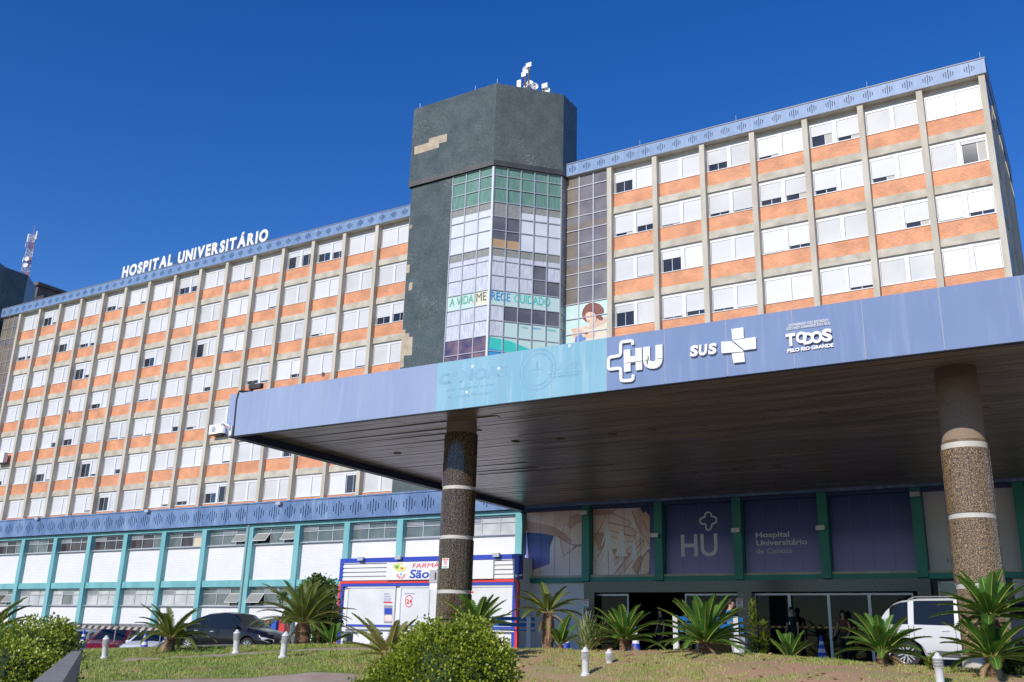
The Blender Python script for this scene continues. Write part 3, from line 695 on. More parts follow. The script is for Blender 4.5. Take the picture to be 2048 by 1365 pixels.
# ================================================================ PODIUM
YP = 10.0619*S; WY = YP+.28
XPo = -16.0023*S; BP = .8987*S; JP = .0656*S
def pc(i): return XPo+BP*i+(JP if i > 5 else 0)
pod = thing('podium_building', 'two-storey white brick front building with teal columns and a worn blue roof band', 'building', (-30, YP, 0))
ZBB, ZBT = 5.784, 6.80
def pcol(x, z0, z1, w_, m_, yf=YP, y1=None):
    MB().box(x-w_/2, x+w_/2, yf, y1 or WY+.05, z0, z1).build('column', m_, pod)
for i in range(-2, 12): pcol(pc(i), -.8, 5.60, .34, M['teal'])
pcol(pc(6)-JP-.02, -.8, 5.60, .17, M['teal'])
for i in range(12, 16): pcol(pc(i), 2.70, 5.90, .34, M['green'])
for i in (16, 17, 18, 19, 20, 21): pcol(pc(i), -.3 if i > 16 else 2.70, 5.90, .34, M['green'])
# roof band
cen = [pc(i)+BP*(q+.5)/3 for i in range(-3, 22) for q in range(3)]
slot_band(-75, pc(5)+BP-.12, YP-.10, ZBB, ZBT, [c for c in cen if c < pc(5)+BP], .16, .05, [.27,.5,.72,.5,.27], [M['parapet_old'], M['slot'], M['slot'], M['parapet_old']], pod, 'roof_band')
slot_band(pc(5)+BP-.08, 14, YP-.10, ZBB, ZBT, [c for c in cen if c > pc(5)+BP], .16, .05, [.27,.5,.72,.5,.27], [M['parapet_old'], M['slot'], M['slot'], M['parapet_old']], pod, 'roof_band')
MB().box(-75, 8, YP+.3, YF, 6.2, 6.3).build('roof', M['asphalt'], pod)
tl = M['teal']
b = MB().box(-75, pc(11), YP+.12, WY, 5.60, ZBB-.02); b.build('header_beam', tl, pod)
MB().box(pc(11)+.17, 14, YP+.1, WY, 5.66, 5.90).build('header_beam', mat('navy_beam', (.03,.05,.16), .5), pod)
# bays
def pwin(x0, x1, z0, z1, style, nm='window'):
    n = 3; fr = MB(); y = WY+.02; t = .045; zs_ = z0+(z1-z0)*.66; cw = (x1-x0)/n
    for j in range(n+1): xx = x0+cw*j; fr.box(max(x0, xx-t/2), min(x1, xx+t/2), y, y+.06, z0, z1)
    for zz, tt in ((z0, t), (zs_-t/2, t), (z1-t, t)): fr.box(x0, x1, y-.01, y+.06, zz, zz+tt)
    fr.box(x0-.0, x1, y-.16, y, z0-.04, z0-.002)
    f = fr.build(nm, M['alu'] if style[3:4] != 'w' else M['white_alu'], pod)
    pn = MB(); vt = MB()
    for j in range(n):
        a, c = x0+cw*j+t/2, x0+cw*(j+1)-t/2; ch = style[j]
        mi = {'d':0,'l':1,'g':2,'t':2,'c':3}[ch]
        if j == (hash_(style)+len(style)) % 3 and ch != 't':
            for q in range(4): pn.box(a, c, y+.01, y+.03, zs_+.05+q*.06, zs_+.085+q*.06, 4)
            pn.box(a, c, y+.04, y+.045, zs_, z1-t, 0)
        else: pn.box(a, c, y+.03, y+.04, zs_+t/2, z1-t, mi if ch != 'c' else 1)
        if ch == 't':
            pn.box(a, c, y+.045, y+.05, z0+t, zs_-t/2, 0); hg = zs_-z0-t; an = R(38)
            o_ = Vector((a, y-.02, zs_)); dz = Vector((0, -math.sin(an), -math.cos(an)))*hg
            sa = MB().obox(o_, (c-a,0,0), dz, (0,.02,0), 0); 
            for e0, e1 in (((0,0,0),(c-a,0,0)),):
                pass
            for (p_, q_) in ((o_, o_+Vector((c-a,0,0))), (o_+dz, o_+dz+Vector((c-a,0,0))), (o_, o_+dz), (o_+Vector((c-a,0,0)), o_+dz+Vector((c-a,0,0)))): sa.tube([p_, q_], .02, 4, 1)
            sa.build('tilted_sash', [M['sash'], M['white_alu']], f)
        else: pn.box(a, c, y+.03, y+.04, z0+t, zs_-t/2, mi)
    pn.build('pane', [M['pd'], M['pl'], M['pg'], M['cream'], M['alu']], f)
def hash_(s_): return sum(ord(c) for c in s_)
M['pd'] = mat('podium_dark_glass', (.035,.022,.024), .1, (.08,.06,.06), 1.2, spec=.5)
M['pg'] = mat('podium_grey_glass', (.10,.13,.125), .12, (.16,.18,.18), 1.5, spec=.6)
M['pl'] = mat('podium_light_glass', (.40,.42,.42), .2, (.55,.56,.55), 1.5)
M['cream'] = mat('cream_board', (.60,.52,.38), .7)
M['sash'] = mat('sash_glass', (.30,.30,.27), .12, spec=.6)
up = ['ddg','ggd','ddd','ddd','ddg','gdc','ggt','tgt','ggg','ggg','ggg','lll','lll']
lo = ['ddt','lll','lgl','lll','lll','lll','ggt','tgg','ggg','lll','lll','lll','lll']
wb = MB()
for i in range(-2, 11):
    a = pc(i)+.17; c = pc(i+1)-.17
    if i == 5: c = pc(6)-JP-.105
    wb.box(a, c, WY, WY+.2, 2.96, 4.72); wb.box(a, c, WY, WY+.2, -.8, 1.64)
    k_ = min(max(i, 0), 12)
    pwin(a, c, 4.76, 5.58, up[i+1] if 0 <= i+1 < len(up) else 'ddd'); pwin(a, c, 1.68, 2.60, lo[i+1] if 0 <= i+1 < len(lo) else 'lll')
wb.build('white_brick_wall', M['white_brick'], pod)
q = MB()
for i in range(-2, 11): q.box(pc(i)+.17, (pc(i+1)-.17) if i != 5 else pc(6)-JP-.105, YP+.09, WY+.02, 2.62, 2.955)
q.build('floor_beam', tl, pod)
MB().box(-75, pc(11), WY+.25, WY+.3, -.8, 5.7).build('wall_core', M['room_dark'], pod)
# drain pipe at the joint
MB().tube([(pc(6)-.17, YP-.04, 5.7), (pc(6)-.17, YP-.04, -.6)], .045, 8).build('drain_pipe', mat('pipe_grey', (.25,.33,.33), .6), pod)
# floodlights on the roof band
def flood(p, nm, label, k='podium'):
    t_ = thing('floodlight', label, 'floodlight', p, group='floodlights fixed to the building fronts')
    x, y, z = p; MB().box(x-.16, x+.16, y-.20, y-.08, z-.08, z+.08).build('lamp_head', M['alu'], t_); MB().tube([(x, y, z), (x, y-.1, z)], .03, 6).build('bracket', M['metal_cap'], t_)
# wall under the canopy: posters, beam, granite portal, doors
X0 = pc(11)+.17
MB().box(X0, 14, WY+.1, WY+.3, 2.66, 5.75).build('upper_wall', M['lip'], pod)
q = MB()
for i in range(11, 21): q.box(pc(i)+.17, pc(i+1)-.17, YP+.09, WY+.1, 2.66, 2.86)
q.build('floor_beam', M['green'], pod)
q = MB()
for i in range(11, 19): q.box(pc(i)+.17, pc(i+1)-.17, YP+.13, WY+.1, 2.862, 2.95)
q.build('poster_sill', M['concrete_beam'], pod)
MB().box(X0, -18.54, WY, WY+.2, -.3, 2.655).build('white_brick_wall', M['white_brick'], pod)
bgm = M['black_granite']; Yg = YP-.14
q = MB().box(-18.53, -5.38, Yg, WY+.3, 2.24, 2.655)
q.box(-18.53, -18.06, Yg, WY+.3, -.3, 2.237); q.box(-12.12, -11.58, Yg, WY+.3, -.3, 2.237); q.box(-5.82, -5.38, Yg, WY+.3, -.3, 2.237)
q.build('granite_portal', bgm, pod)
MB().box(-5.37, -2.9, WY+.05, WY+.2, -.3, 2.655).build('side_wall', mat('side_wall', (.08,.085,.09), .6), pod)
MB().box(-2.9, 14, WY+.05, WY+.25, -.5, 2.655).build('side_wall', M['white_brick'], pod)
fr = MB()
for z in (2.5, 1.6, .9): fr.box(-5.2, -3.3, WY-.03, WY+.05, z, z+.07)
for x in (-5.2, -4.25, -3.35): fr.box(x, x+.07, WY-.03, WY+.05, .3, 2.55)
f = fr.build('window', M['white_alu'], pod); MB().box(-5.2, -3.3, WY+.03, WY+.045, .3, 2.5).build('pane', M['dark_glass'], f)
# entrance room behind the glass
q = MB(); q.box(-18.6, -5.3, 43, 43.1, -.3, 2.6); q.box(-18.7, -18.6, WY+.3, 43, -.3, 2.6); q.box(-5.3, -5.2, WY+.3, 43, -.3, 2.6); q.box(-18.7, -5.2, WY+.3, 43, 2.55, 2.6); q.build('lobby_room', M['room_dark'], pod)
gd = mat('door_glass', (.006,.007,.009), .015, spec=.12)
def door(xa, xb, y, fw=.05, glass=True, m_=None):
    fr = MB().box(xa, xa+fw, y-.03, y+.03, -.13, 2.2).box(xb-fw, xb, y-.03, y+.03, -.13, 2.2).box(xa+fw, xb-fw, y-.03, y+.03, 2.13, 2.2)
    f = fr.build('door', M['alu'], pod)
    a_ = rnd.uniform(-.004, .004); MB().add([(xa+fw, y+a_, -.13), (xb-fw, y-a_, -.13), (xb-fw, y-a_*1.5, 2.13), (xa+fw, y+a_*.4, 2.13)], [(0,1,2,3)]).build('pane', gd, f)
yd = YP+.2
xs = [pw(x, 1250, yd).x for x in (1190,1258,1372,1395,1465,1500,1582,1661,1743,1832)]
door(xs[0], xs[1], yd); door(xs[2], xs[3], yd); door(xs[3], -12.13, yd)
for a, c in ((5,6),(6,7),(7,8),(8,9)): door(max(xs[a], -11.57), min(xs[c], -5.83), yd)
q = MB(); tz = .98
def tape(xa, xb, y):
    n_ = int((xb-xa)/.12)
    for i in range(n_):
        x = xa+i*.12; q.add([(x, y, tz), (x+.12, y, tz), (x+.15, y, tz+.07), (x+.03, y, tz+.07)], [(0,1,2,3)], i % 2)
tape(-11.5, -7.8, yd-.012)
q.build('warning_tape', [mat('tape_yellow', (.55,.28,.03), .5), M['black_line']], pod)
# ---- no smoking notices
def notice(x, z, y, w_, h_, label, sx=1, tilt=0):
    t_ = thing('notice_sign', label, 'notice', (x, y, z), group='no smoking notices')
    b = MB().box(x-w_/2, x+w_/2, y-.012, y, z-h_/2, z+h_/2, 0); yy = y-.013; nn = (0,-1,0)
    b.poly([(x-w_*.42, yy, z+h_*.28), (x+w_*.42, yy, z+h_*.28), (x+w_*.42, yy, z+h_*.45), (x-w_*.42, yy, z+h_*.45)], nn, .002, 1)
    rr_ = w_*.22; b.ribbon([(x+rr_*math.cos(a*.524), yy, z+rr_*math.sin(a*.524)+.01) for a in range(12)], w_*.06, nn, .002, 1, True)
    b.ribbon([(x-rr_*.7, yy, z+rr_*.7+.01), (x+rr_*.7, yy, z-rr_*.7+.01)], w_*.06, nn, .002, 1); b.ribbon([(x-rr_*.7, yy, z+.01), (x+rr_*.6, yy, z+.01)], w_*.05, nn, .0015, 2)
    put_text(b, 'FUMAR', (x-w_*.36, yy, z-h_*.43), (x+w_*.36, yy, z-h_*.43), h_*.12, t=.002, mi=2, bold=.02)
    put_text(b, 'PROIBIDO', (x-w_*.33, yy, z+h_*.31), (x+w_*.33, yy, z+h_*.31), h_*.1, t=.004, mi=0)
    b.build('board', [M['white_sign'], mat('notice_red', (.65,.06,.05), .5), M['black_line']], t_)
notice(pw(1172, 1207, Yg).x, pw(1172, 1207, Yg).z, Yg-.002, .26, .32, 'no smoking notice on the left granite pier of the entrance')
notice(pw(1479, 1207, Yg).x, pw(1479, 1207, Yg).z, Yg-.002, .26, .34, 'no smoking notice on the middle granite pier of the entrance')
notice(pw(1175, 1227, Yg).x, pw(1175, 1227, Yg).z, Yg-.002, .18, .16, 'small white notice on the granite pier just below a no smoking notice')
# ---- posters
YW = WY+.08
def bayx(i): return pc(i)+.19, pc(i+1)-.19
PZ0, PZ1 = 2.96, 5.655
Pn = mat('poster_navy', (.025,.085,.30), .45, (.045,.115,.36), .5); Pv = mat('poster_violet', (.19,.19,.50), .45, (.24,.24,.56), .6)
Pm = mat('poster_mid', (.08,.13,.38), .45); Pm2 = mat('poster_mid2', (.13,.155,.44), .45)
Ps = mat('poster_skin', (.72,.50,.42), .45, (.88,.72,.64), .9); Pl = mat('poster_light_skin', (.88,.80,.78), .45, (.84,.70,.64), .9)
Pd = mat('poster_crease', (.38,.18,.13), .5, (.55,.32,.25), 1.5); Pw = mat('poster_white', (.85,.84,.84), .5); Pt = mat('poster_letter', (.62,.68,.76), .5); Pg = mat('poster_grey', (.50,.50,.54), .5, (.56,.56,.60), .6)
Pd2 = mat('poster_shade_skin', (.52,.29,.22), .5, (.68,.44,.35), 1.1)
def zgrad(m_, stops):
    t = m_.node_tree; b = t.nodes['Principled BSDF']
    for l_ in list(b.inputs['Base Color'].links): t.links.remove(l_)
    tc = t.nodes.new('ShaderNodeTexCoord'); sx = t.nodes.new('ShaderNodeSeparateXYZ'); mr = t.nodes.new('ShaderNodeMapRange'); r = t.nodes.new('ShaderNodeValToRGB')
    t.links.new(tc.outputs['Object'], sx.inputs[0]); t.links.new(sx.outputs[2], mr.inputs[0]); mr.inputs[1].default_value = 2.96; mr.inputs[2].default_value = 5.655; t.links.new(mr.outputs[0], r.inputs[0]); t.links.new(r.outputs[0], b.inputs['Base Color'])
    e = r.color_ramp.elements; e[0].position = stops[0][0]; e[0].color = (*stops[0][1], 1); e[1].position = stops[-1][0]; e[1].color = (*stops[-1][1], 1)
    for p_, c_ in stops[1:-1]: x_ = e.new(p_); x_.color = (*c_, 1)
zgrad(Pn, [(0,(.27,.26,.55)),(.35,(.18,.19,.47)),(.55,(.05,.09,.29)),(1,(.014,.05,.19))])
PM = [Pn, Pv, Ps, Pl, Pd, Pw, Pt, Pg, Pm, Pm2, Pd2]
def poster(i, label, base=0, grad=True):
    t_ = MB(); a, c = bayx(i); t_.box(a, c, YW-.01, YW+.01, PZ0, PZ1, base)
    if 0:
        for j, (u, mi) in enumerate(((.52, 8), (.44, 9), (.36, 1))): t_.poly([(a, YW-.011, PZ0), (c, YW-.011, PZ0), (c, YW-.011, PZ0+(PZ1-PZ0)*(u+.04)), (a, YW-.011, PZ0+(PZ1-PZ0)*u)], (0,-1,0), .002*(j+1), mi)
    return t_
def fin_poster(t_, i, label):
    a, c = bayx(i); yj = YW-.0345 if i in (11, 12) else YW-.0125
    for u in (.25, .5, .75): t_.box(a+(c-a)*u-.006, a+(c-a)*u+.006, yj, yj+.001, PZ0, PZ1, 8)
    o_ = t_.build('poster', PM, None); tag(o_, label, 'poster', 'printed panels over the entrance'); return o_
O1 = (1000, 960); kp = 4.013; LC = [0]
def P1(mb, pts, lay, mi):
    x0_, x1_ = P1.b; q_ = []
    for a, c in pts:
        v = pw(O1[0]+a/kp, O1[1]+c/kp, YW-.011); q_.append(Vector((min(max(v.x, x0_), x1_), v.y, min(max(v.z, PZ0), PZ1))))
    LC[0] += 1; mb.poly(q_, (0,-1,0), .002*lay+LC[0]*.00004, mi)
def L1(mb, pts, lay, mi, wd_=.03):
    q_ = []
    for a, c in pts: q_.append(pw(O1[0]+a/kp, O1[1]+c/kp, YW-.011))
    LC[0] += 1; mb.ribbon(q_, wd_, (0,-1,0), .002*lay+LC[0]*.00004, mi)
p = poster(11, ''); P1.b = bayx(11)
P1(p, [(180,240),(690,235),(690,520),(640,520),(560,515),(500,490),(440,450),(330,430),(180,425)], 4, 2)
P1(p, [(440,450),(480,455),(600,525),(560,560),(515,610),(420,670),(400,675),(403,540),(430,460)], 5, 3)
P1(p, [(400,677),(520,612),(570,560),(620,535),(690,535),(690,800),(180,800),(200,745)], 6, 3)
P1(p, [(480,455),(610,525),(560,570),(515,612),(490,540)], 7, 2)
P1(p, [(180,330),(300,345),(440,380),(520,430),(590,500),(500,485),(440,450),(330,430),(180,425)], 8, 10)
P1(p, [(560,300),(640,270),(690,265),(690,330),(620,350),(570,400),(540,360)], 8, 10)
P1(p, [(640,535),(690,537),(690,600),(600,585),(575,565)], 8, 2)
L1(p, [(460,448),(520,490),(600,528),(690,525)], 9, 4, .05); L1(p, [(485,460),(490,530),(515,610)], 9, 4, .03)
L1(p, [(515,612),(560,575),(620,535)], 9, 4, .03); L1(p, [(480,440),(510,400),(520,350)], 9, 10, .03); L1(p, [(560,300),(600,280),(690,270)], 9, 10, .03)
fin_poster(p, 11, 'poster panel of a forearm and cupped palm on blue, leftmost over the entrance')
p = poster(12, ''); P1.b = bayx(12)
P1(p, [(735,235),(1130,225),(1140,300),(1204,380),(1204,560),(1195,560),(1190,760),(735,765)], 4, 3)
P1(p, [(735,280),(860,270),(880,330),(800,500),(735,510)], 5, 2)
for j, f_ in enumerate(([(870,285),(900,270),(1040,330),(1052,352),(1035,375),(1000,372),(880,340)], [(865,345),(1060,385),(1095,420),(1085,448),(1040,452),(870,400)], [(880,405),(1080,455),(1090,480),(1060,500),(1000,490),(880,450)],
             [(1145,270),(1175,255),(1204,300),(1204,420),(1180,400),(1150,330)], [(930,740),(1100,500),(1135,470),(1158,490),(1150,530),(1000,740),(960,758)], [(1110,760),(1160,600),(1190,560),(1204,600),(1200,740),(1180,760)], [(915,640),(990,580),(1080,520),(1090,560),(960,660),(920,690)])):
    P1(p, f_, 6+(j % 3), 2); L1(p, f_, 9, 4, .022)
P1(p, [(1060,240),(1130,228),(1204,440),(1204,540),(1160,500),(1100,400)], 7, 2)
P1(p, [(735,430),(830,420),(860,500),(820,560),(735,580)], 5, 10); P1(p, [(900,560),(1000,540),(1040,600),(930,640)], 6, 10)
P1(p, [(735,240),(900,240),(930,262),(840,290),(735,285)], 7, 10); P1(p, [(1060,700),(1110,620),(1150,600),(1120,700),(1090,760)], 7, 10)
L1(p, [(770,265),(850,270),(935,240)], 9, 4, .03); L1(p, [(740,500),(800,400),(850,290)], 9, 4, .03); L1(p, [(760,660),(820,560),(830,470)], 9, 10, .04)
L1(p, [(920,755),(1010,640),(1090,560),(1155,480)], 9, 4, .035); L1(p, [(1100,760),(1150,620),(1200,560)], 9, 4, .035); L1(p, [(1060,250),(1110,380),(1204,520)], 9, 4, .03)
def paper(x, y, s_, skirt, ch=False):
    r_ = 14*s_; P1(p, [(x+r_*math.cos(a*.785), y+r_*math.sin(a*.785)) for a in range(8)], 11, 5)
    if skirt: P1(p, [(x-12*s_, y+20*s_), (x+12*s_, y+20*s_), (x+22*s_, y+110*s_), (x+48*s_, y+225*s_), (x-48*s_, y+225*s_), (x-20*s_, y+110*s_)], 11, 5)
    else: P1(p, [(x-16*s_, y+18*s_), (x+16*s_, y+18*s_), (x+24*s_, y+130*s_), (x+45*s_, y+275*s_), (x+18*s_, y+275*s_), (x+2*s_, y+150*s_), (x-12*s_, y+285*s_), (x-36*s_, y+285*s_), (x-22*s_, y+130*s_)], 11, 5)
    for sg in (-1, 1): P1(p, [(x+sg*12*s_, y+22*s_), (x+sg*52*s_, y+150*s_), (x+sg*44*s_, y+155*s_), (x+sg*10*s_, y+60*s_)], 11, 5)
    if skirt:
        for sg in (-1, 1): P1(p, [(x+sg*10*s_-3, y+220*s_), (x+sg*10*s_+5, y+220*s_), (x+sg*10*s_+5, y+275*s_), (x+sg*10*s_-3, y+275*s_)], 11, 5)
paper(865, 375, 1, False); paper(975, 388, 1, True); paper(767, 505, .62, False); paper(1077, 492, .62, True)
fin_poster(p, 12, 'poster panel of cupped hands with a white paper family, second over the entrance')
p = poster(13, '')
lt_ = dict(mi=6, t=.014)
yy = YW-.012
def ptext(mb, body, a, c, hpx, **kw): text_px(mb, body, a, c, hpx, yy, **kw)
ptext(p, 'HU', (1363,1114), (1436,1112), 44, bold=.012, **lt_)
def opx(x, y): return pw(x, y, yy)
cr = [(1412,1048),(1404,1049),(1400,1045),(1400,1040),(1404,1036),(1410,1035),(1410,1029),(1414,1025),(1419,1025),(1423,1029),(1423,1034),(1430,1034),(1433,1038),(1433,1043),(1430,1047),(1424,1048),(1423,1055),(1420,1060),(1415,1061),(1412,1057)]
p.ribbon([opx(*q_) for q_ in rounded(cr, 3, True)], .065, (0,-1,0), .014, 6, True)
fin_poster(p, 13, 'dark blue panel with grey HU lettering and cross outline')
p = poster(14, ''); ptext(p, 'Hospital', (1512,1076), (1579,1075), 11, bold=.02, **lt_); ptext(p, 'Universitário', (1513,1092), (1615,1091), 11, bold=.02, **lt_); ptext(p, 'de Canoas', (1513,1108), (1584,1108), 10, **lt_)
fin_poster(p, 14, 'dark blue panel with the words Hospital Universitário de Canoas')
p = poster(15, ''); fin_poster(p, 15, 'plain dark blue and violet panel right of the hospital name panel')
p = poster(16, '', 7, False); ptext(p, 'Governo', (1894,1125), (1960,1124), 8, mi=8, t=.014); fin_poster(p, 16, 'plain grey panel partly behind the right granite column')
p = poster(17, '', 7, False); fin_poster(p, 17, 'grey panel at the right edge, right of the right granite column')
for (x, y, lb) in ((1171,1027,'floodlight on the green column between the hand posters'), (1312,1072,'floodlight on the green column left of the HU panel'), (1643,1057,'floodlight on the green column right of the hospital name panel'), (1831,990,'floodlight high on the wall beside the grey panel'), (1474,1062,'floodlight on the green column right of the HU panel')):
    v = pw(x, y, YP); flood((v.x, YP-.002, v.z), '', lb)
for (x, y, lb) in ((78,1038,'floodlight on the worn blue band near the left edge'), (298,1023,'floodlight on the blue band below the third joint'), (561,1008,'floodlight on the blue band above the black car')):
    v = pw(x, y, YP-.1); flood((v.x, YP-.102, v.z), '', lb)
# ================================================================ CANOPY
cano = thing('entrance_canopy', 'wide flat entrance canopy with blue and pale cyan fascia on two granite-clad columns', 'canopy', (-9, 21, -.15))
YCf = 5.352*S; XCl = -6.0183*S; ZCT, ZCB = 1.9241*S, 1.5704*S; XCr = 5.5; ZCE = ZCB+.24
seams = [459.6,499,571.7,649,728,813,872.4,903.5,1001,1104,1213.5,1329.5,1453,1586,1727,1882.7,2046]
xsm = [XCl]+[pw(x, lerp_tab([(459,832),(2048,616)], x), YCf).x for x in seams[1:]]+[1.5, 2.7, 3.9, XCr]
for i in range(len(xsm)-1):
    a, c = xsm[i], xsm[i+1]; mt = M['cyan'] if 6 <= i <= 9 else M['fascia'] if i < 6 else M['fascia_deep']
    b = MB().box(a+.008, c-.008, YCf, YCf+.06, ZCB, ZCT); b.build('fascia_panel', mt, cano)
q = MB().box(XCl+.01, XCr, YCf+.012, YCf+.22, ZCB+.01, ZCT-.01)
q.box(XCl+.06, XCl+.22, YCf+.22, YP-.12, ZCB+.01, ZCT-.01); q.build('edge_beam', M['lip'], cano)
q = MB().box(XCl, XCl+.06, YCf+.06, YP-.12, ZCB, ZCT); q.build('fascia_panel', M['fascia'], cano)
MB().box(XCl+.22, XCr, YCf+.22, YP-.12, ZCE+.3, ZCT-.05).build('roof_slab', M['asphalt'], cano)
q = MB(); y = YCf+.221; rr = random.Random(3)
while y < YP-.2:
    wv_ = .185; xseg = XCl+.22; 
    while xseg < XCr:
        ln = rr.uniform(5, 8); xe = min(XCr, xseg+ln); dz = rr.choice([0,0,0,.004,.006,-.004]); sag = rr.uniform(.01, .035) if rr.random() < .10 else 0
        q.add([(xseg, y, ZCE+dz), (xe-.01, y, ZCE+dz-sag), (xe-.01, y+wv_-.02, ZCE+dz-sag*.2), (xseg, y+wv_-.02, ZCE+dz),
               (xseg, y, ZCE+.03), (xe-.01, y, ZCE+.03), (xe-.01, y+wv_-.02, ZCE+.03), (xseg, y+wv_-.02, ZCE+.03)], [(0,3,2,1),(4,5,6,7),(0,1,5,4),(2,3,7,6),(1,2,6,5),(3,0,4,7)])
        xseg = xe
    y += wv_
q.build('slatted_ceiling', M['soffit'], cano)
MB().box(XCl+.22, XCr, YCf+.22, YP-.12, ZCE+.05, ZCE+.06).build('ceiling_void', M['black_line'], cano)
for (x, y) in ((1031.5,883.5),(1121,878),(1225,868.6),(1304,859),(1409,850),(1536,836),(1647,826),(1554,933),(1470,939),(1389,944),(795,907)):
    v = pz(x, y, ZCE-.006); MB().lathe([(.08,.02),(.08,-.012),(.13,-.012),(.13,.02)], v, 16).build('downlight', M['rust'], cano)
jm_ = mat('joint_sealant', (.34,.35,.38), .8)
for x in xsm[1:-1]: MB().box(x-.012, x+.012, YCf+.002, YCf+.0115, ZCB+.01, ZCT-.01).build('panel_joint', jm_, cano)
# columns
def column(cx_, cy_, R_, kind, zb, zrings, zcap, label):
    t_ = MB(); n_ = 40
    def cyl(z0, z1, r_, name, mt, ns=44, smooth=False):
        b = MB().lathe([(r_, z0), (r_, z1)], (cx_, cy_, 0), ns); return b.build(name, mt, cano, smooth=smooth)
    prev = zb; segs = []
    for z in zrings: segs.append((prev, z)); prev = z+.105
    segs.append((prev, zcap))
    def strips(z0, z1):
        b = MB(); N_ = 30
        for i in range(N_):
            a = 2*math.pi*i/N_; h_ = math.pi/N_*.965; r_ = R_+rnd.uniform(-.003, .004)
            p0, p1 = Vector((cx_+r_*math.cos(a-h_), cy_+r_*math.sin(a-h_), z0)), Vector((cx_+r_*math.cos(a+h_), cy_+r_*math.sin(a+h_), z0))
            n_in = Vector((math.cos(a), math.sin(a), 0))*(-.04)
            b.add([p0, p1, p1+Vector((0,0,z1-z0)), p0+Vector((0,0,z1-z0)), p0+n_in, p1+n_in, p1+n_in+Vector((0,0,z1-z0)), p0+n_in+Vector((0,0,z1-z0))], [(0,1,2,3),(0,4,5,1),(2,6,7,3),(1,5,6,2),(3,7,4,0)])
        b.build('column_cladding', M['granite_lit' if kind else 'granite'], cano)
    cyl(zb, ZCE, R_-.045, 'column_core', M['aggregate' if kind else 'joint'], 40, True)
    for i, (a, c) in enumerate(segs):
        strips(a, c)
    for z in zrings: cyl(z+.002, z+.103, R_-.02, 'column_ring', M['ring'], 44, 50)
    return segs
M['joint'] = mat('granite_joint', (.22,.17,.12), .8)
ccy = 6.0*S; RC = .128*S
zR = [pw(1945, y, ccy-RC).z for y in ()]
def colz(x, y): return pw(x, y, ccy-RC).z
cxL = pw(923.7, 848.6, ccy).x; cxR = pw(1911, 745.5, ccy).x
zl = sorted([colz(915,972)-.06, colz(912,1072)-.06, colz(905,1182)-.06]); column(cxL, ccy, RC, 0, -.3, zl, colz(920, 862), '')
MB().lathe([(RC-.04, colz(920,862)), (RC-.04, ZCE+.01)], (cxL, ccy, 0), 40).build('column_collar', mat('collar', (.24,.19,.15), .8), cano, smooth=50)
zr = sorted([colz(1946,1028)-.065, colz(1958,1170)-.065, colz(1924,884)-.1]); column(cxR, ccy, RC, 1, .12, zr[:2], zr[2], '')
MB().lathe([(RC-.02, zr[2]+.0), (RC-.02, zr[2]+.12)], (cxR, ccy, 0), 44).build('column_ring', M['ring'], cano, smooth=50)
MB().lathe([(RC-.03, zr[2]+.122), (RC-.03, zr[2]+.18)], (cxR, ccy, 0), 44).build('column_ring', M['rust'], cano, smooth=50)
zc_ = pw(1910, 772, ccy-RC).z
MB().lathe([(RC-.05, zr[2]+.18), (RC-.05, zc_)], (cxR, ccy, 0), 44).build('column_shaft', M['aggregate'], cano, smooth=50)
MB().lathe([(RC-.065, zc_), (RC-.065, ZCE+.02)], (cxR, ccy, 0), 44).build('column_collar', mat('collar_worn', (.2,.17,.13), .8, (.30,.24,.17), 4), cano, smooth=50)
MB().lathe([(RC+.02, -.5), (RC+.02, .115)], (cxR, ccy, 0), 44).build('column_base', M['ring'], cano, smooth=50)
v = pw(892, 1127, ccy-RC); notice(v.x, v.z, ccy-RC-.012, .22, .26, 'no smoking notice stuck on the left granite column')
# ---- canopy signage
def csign(name, label, px_): 
    return thing(name, label, 'sign', pw(px_[0], px_[1], YCf))
WS = [M['white_sign'], M['black_line']]
kz = 5.25; Oz = (1180, 540); nY = (0,-1,0); yS = YCf-.012
def zp(x, y, Y=yS, o=Oz, k=kz): return pw(o[0]+x/k, o[1]+y/k, Y)
hu = csign('emblem_sign', 'white cross outline and HU letters on the blue canopy fascia', (1270, 765))
MB().ribbon([zp(*q_) for q_ in rounded([(457,793),(457,749),(330,764),(330,905),(202,926),(202,1053),(332,1035),(334,1173),(460,1163),(462,1105)], 32)], .07, nY, .05, 0).build('cross_outline', M['white_sign'], hu)
b = MB()
for q_ in ([(362,848),(430,840),(435,1068),(368,1078)], [(485,832),(552,824),(556,1052),(490,1062)], [(431,917),(484,910),(486,978),(433,985)]): b.poly([zp(*c_) for c_ in q_], nY, .05, 0)
b.ribbon([zp(*c_, yS-.052) for c_ in ((368,981),(555,956))], .012, nY, .003, 1); b.build('letter', WS, hu)
b = MB().ribbon([zp(*c_) for c_ in rounded([(602,815),(602,1008),(733,1004),(732,794)], 75, n=9)], .165, nY, .05, 0)
b.ribbon([zp(*c_, yS-.052) for c_ in ((572,955),(595,945),(602,1000),(610,898),(618,955),(638,940))], .012, nY, .003, 1); b.ribbon([zp(*c_, yS-.052) for c_ in ((700,938),(768,926))], .012, nY, .003, 1); b.build('letter', WS, hu)
su = csign('lettering_sign', 'white SUS letters and folded cross on the blue canopy fascia', (1450, 745))
O2 = (1340, 540); k2 = 2.893
z2 = lambda x, y, Y=yS: pw(O2[0]+x/k2, O2[1]+y/k2, Y)
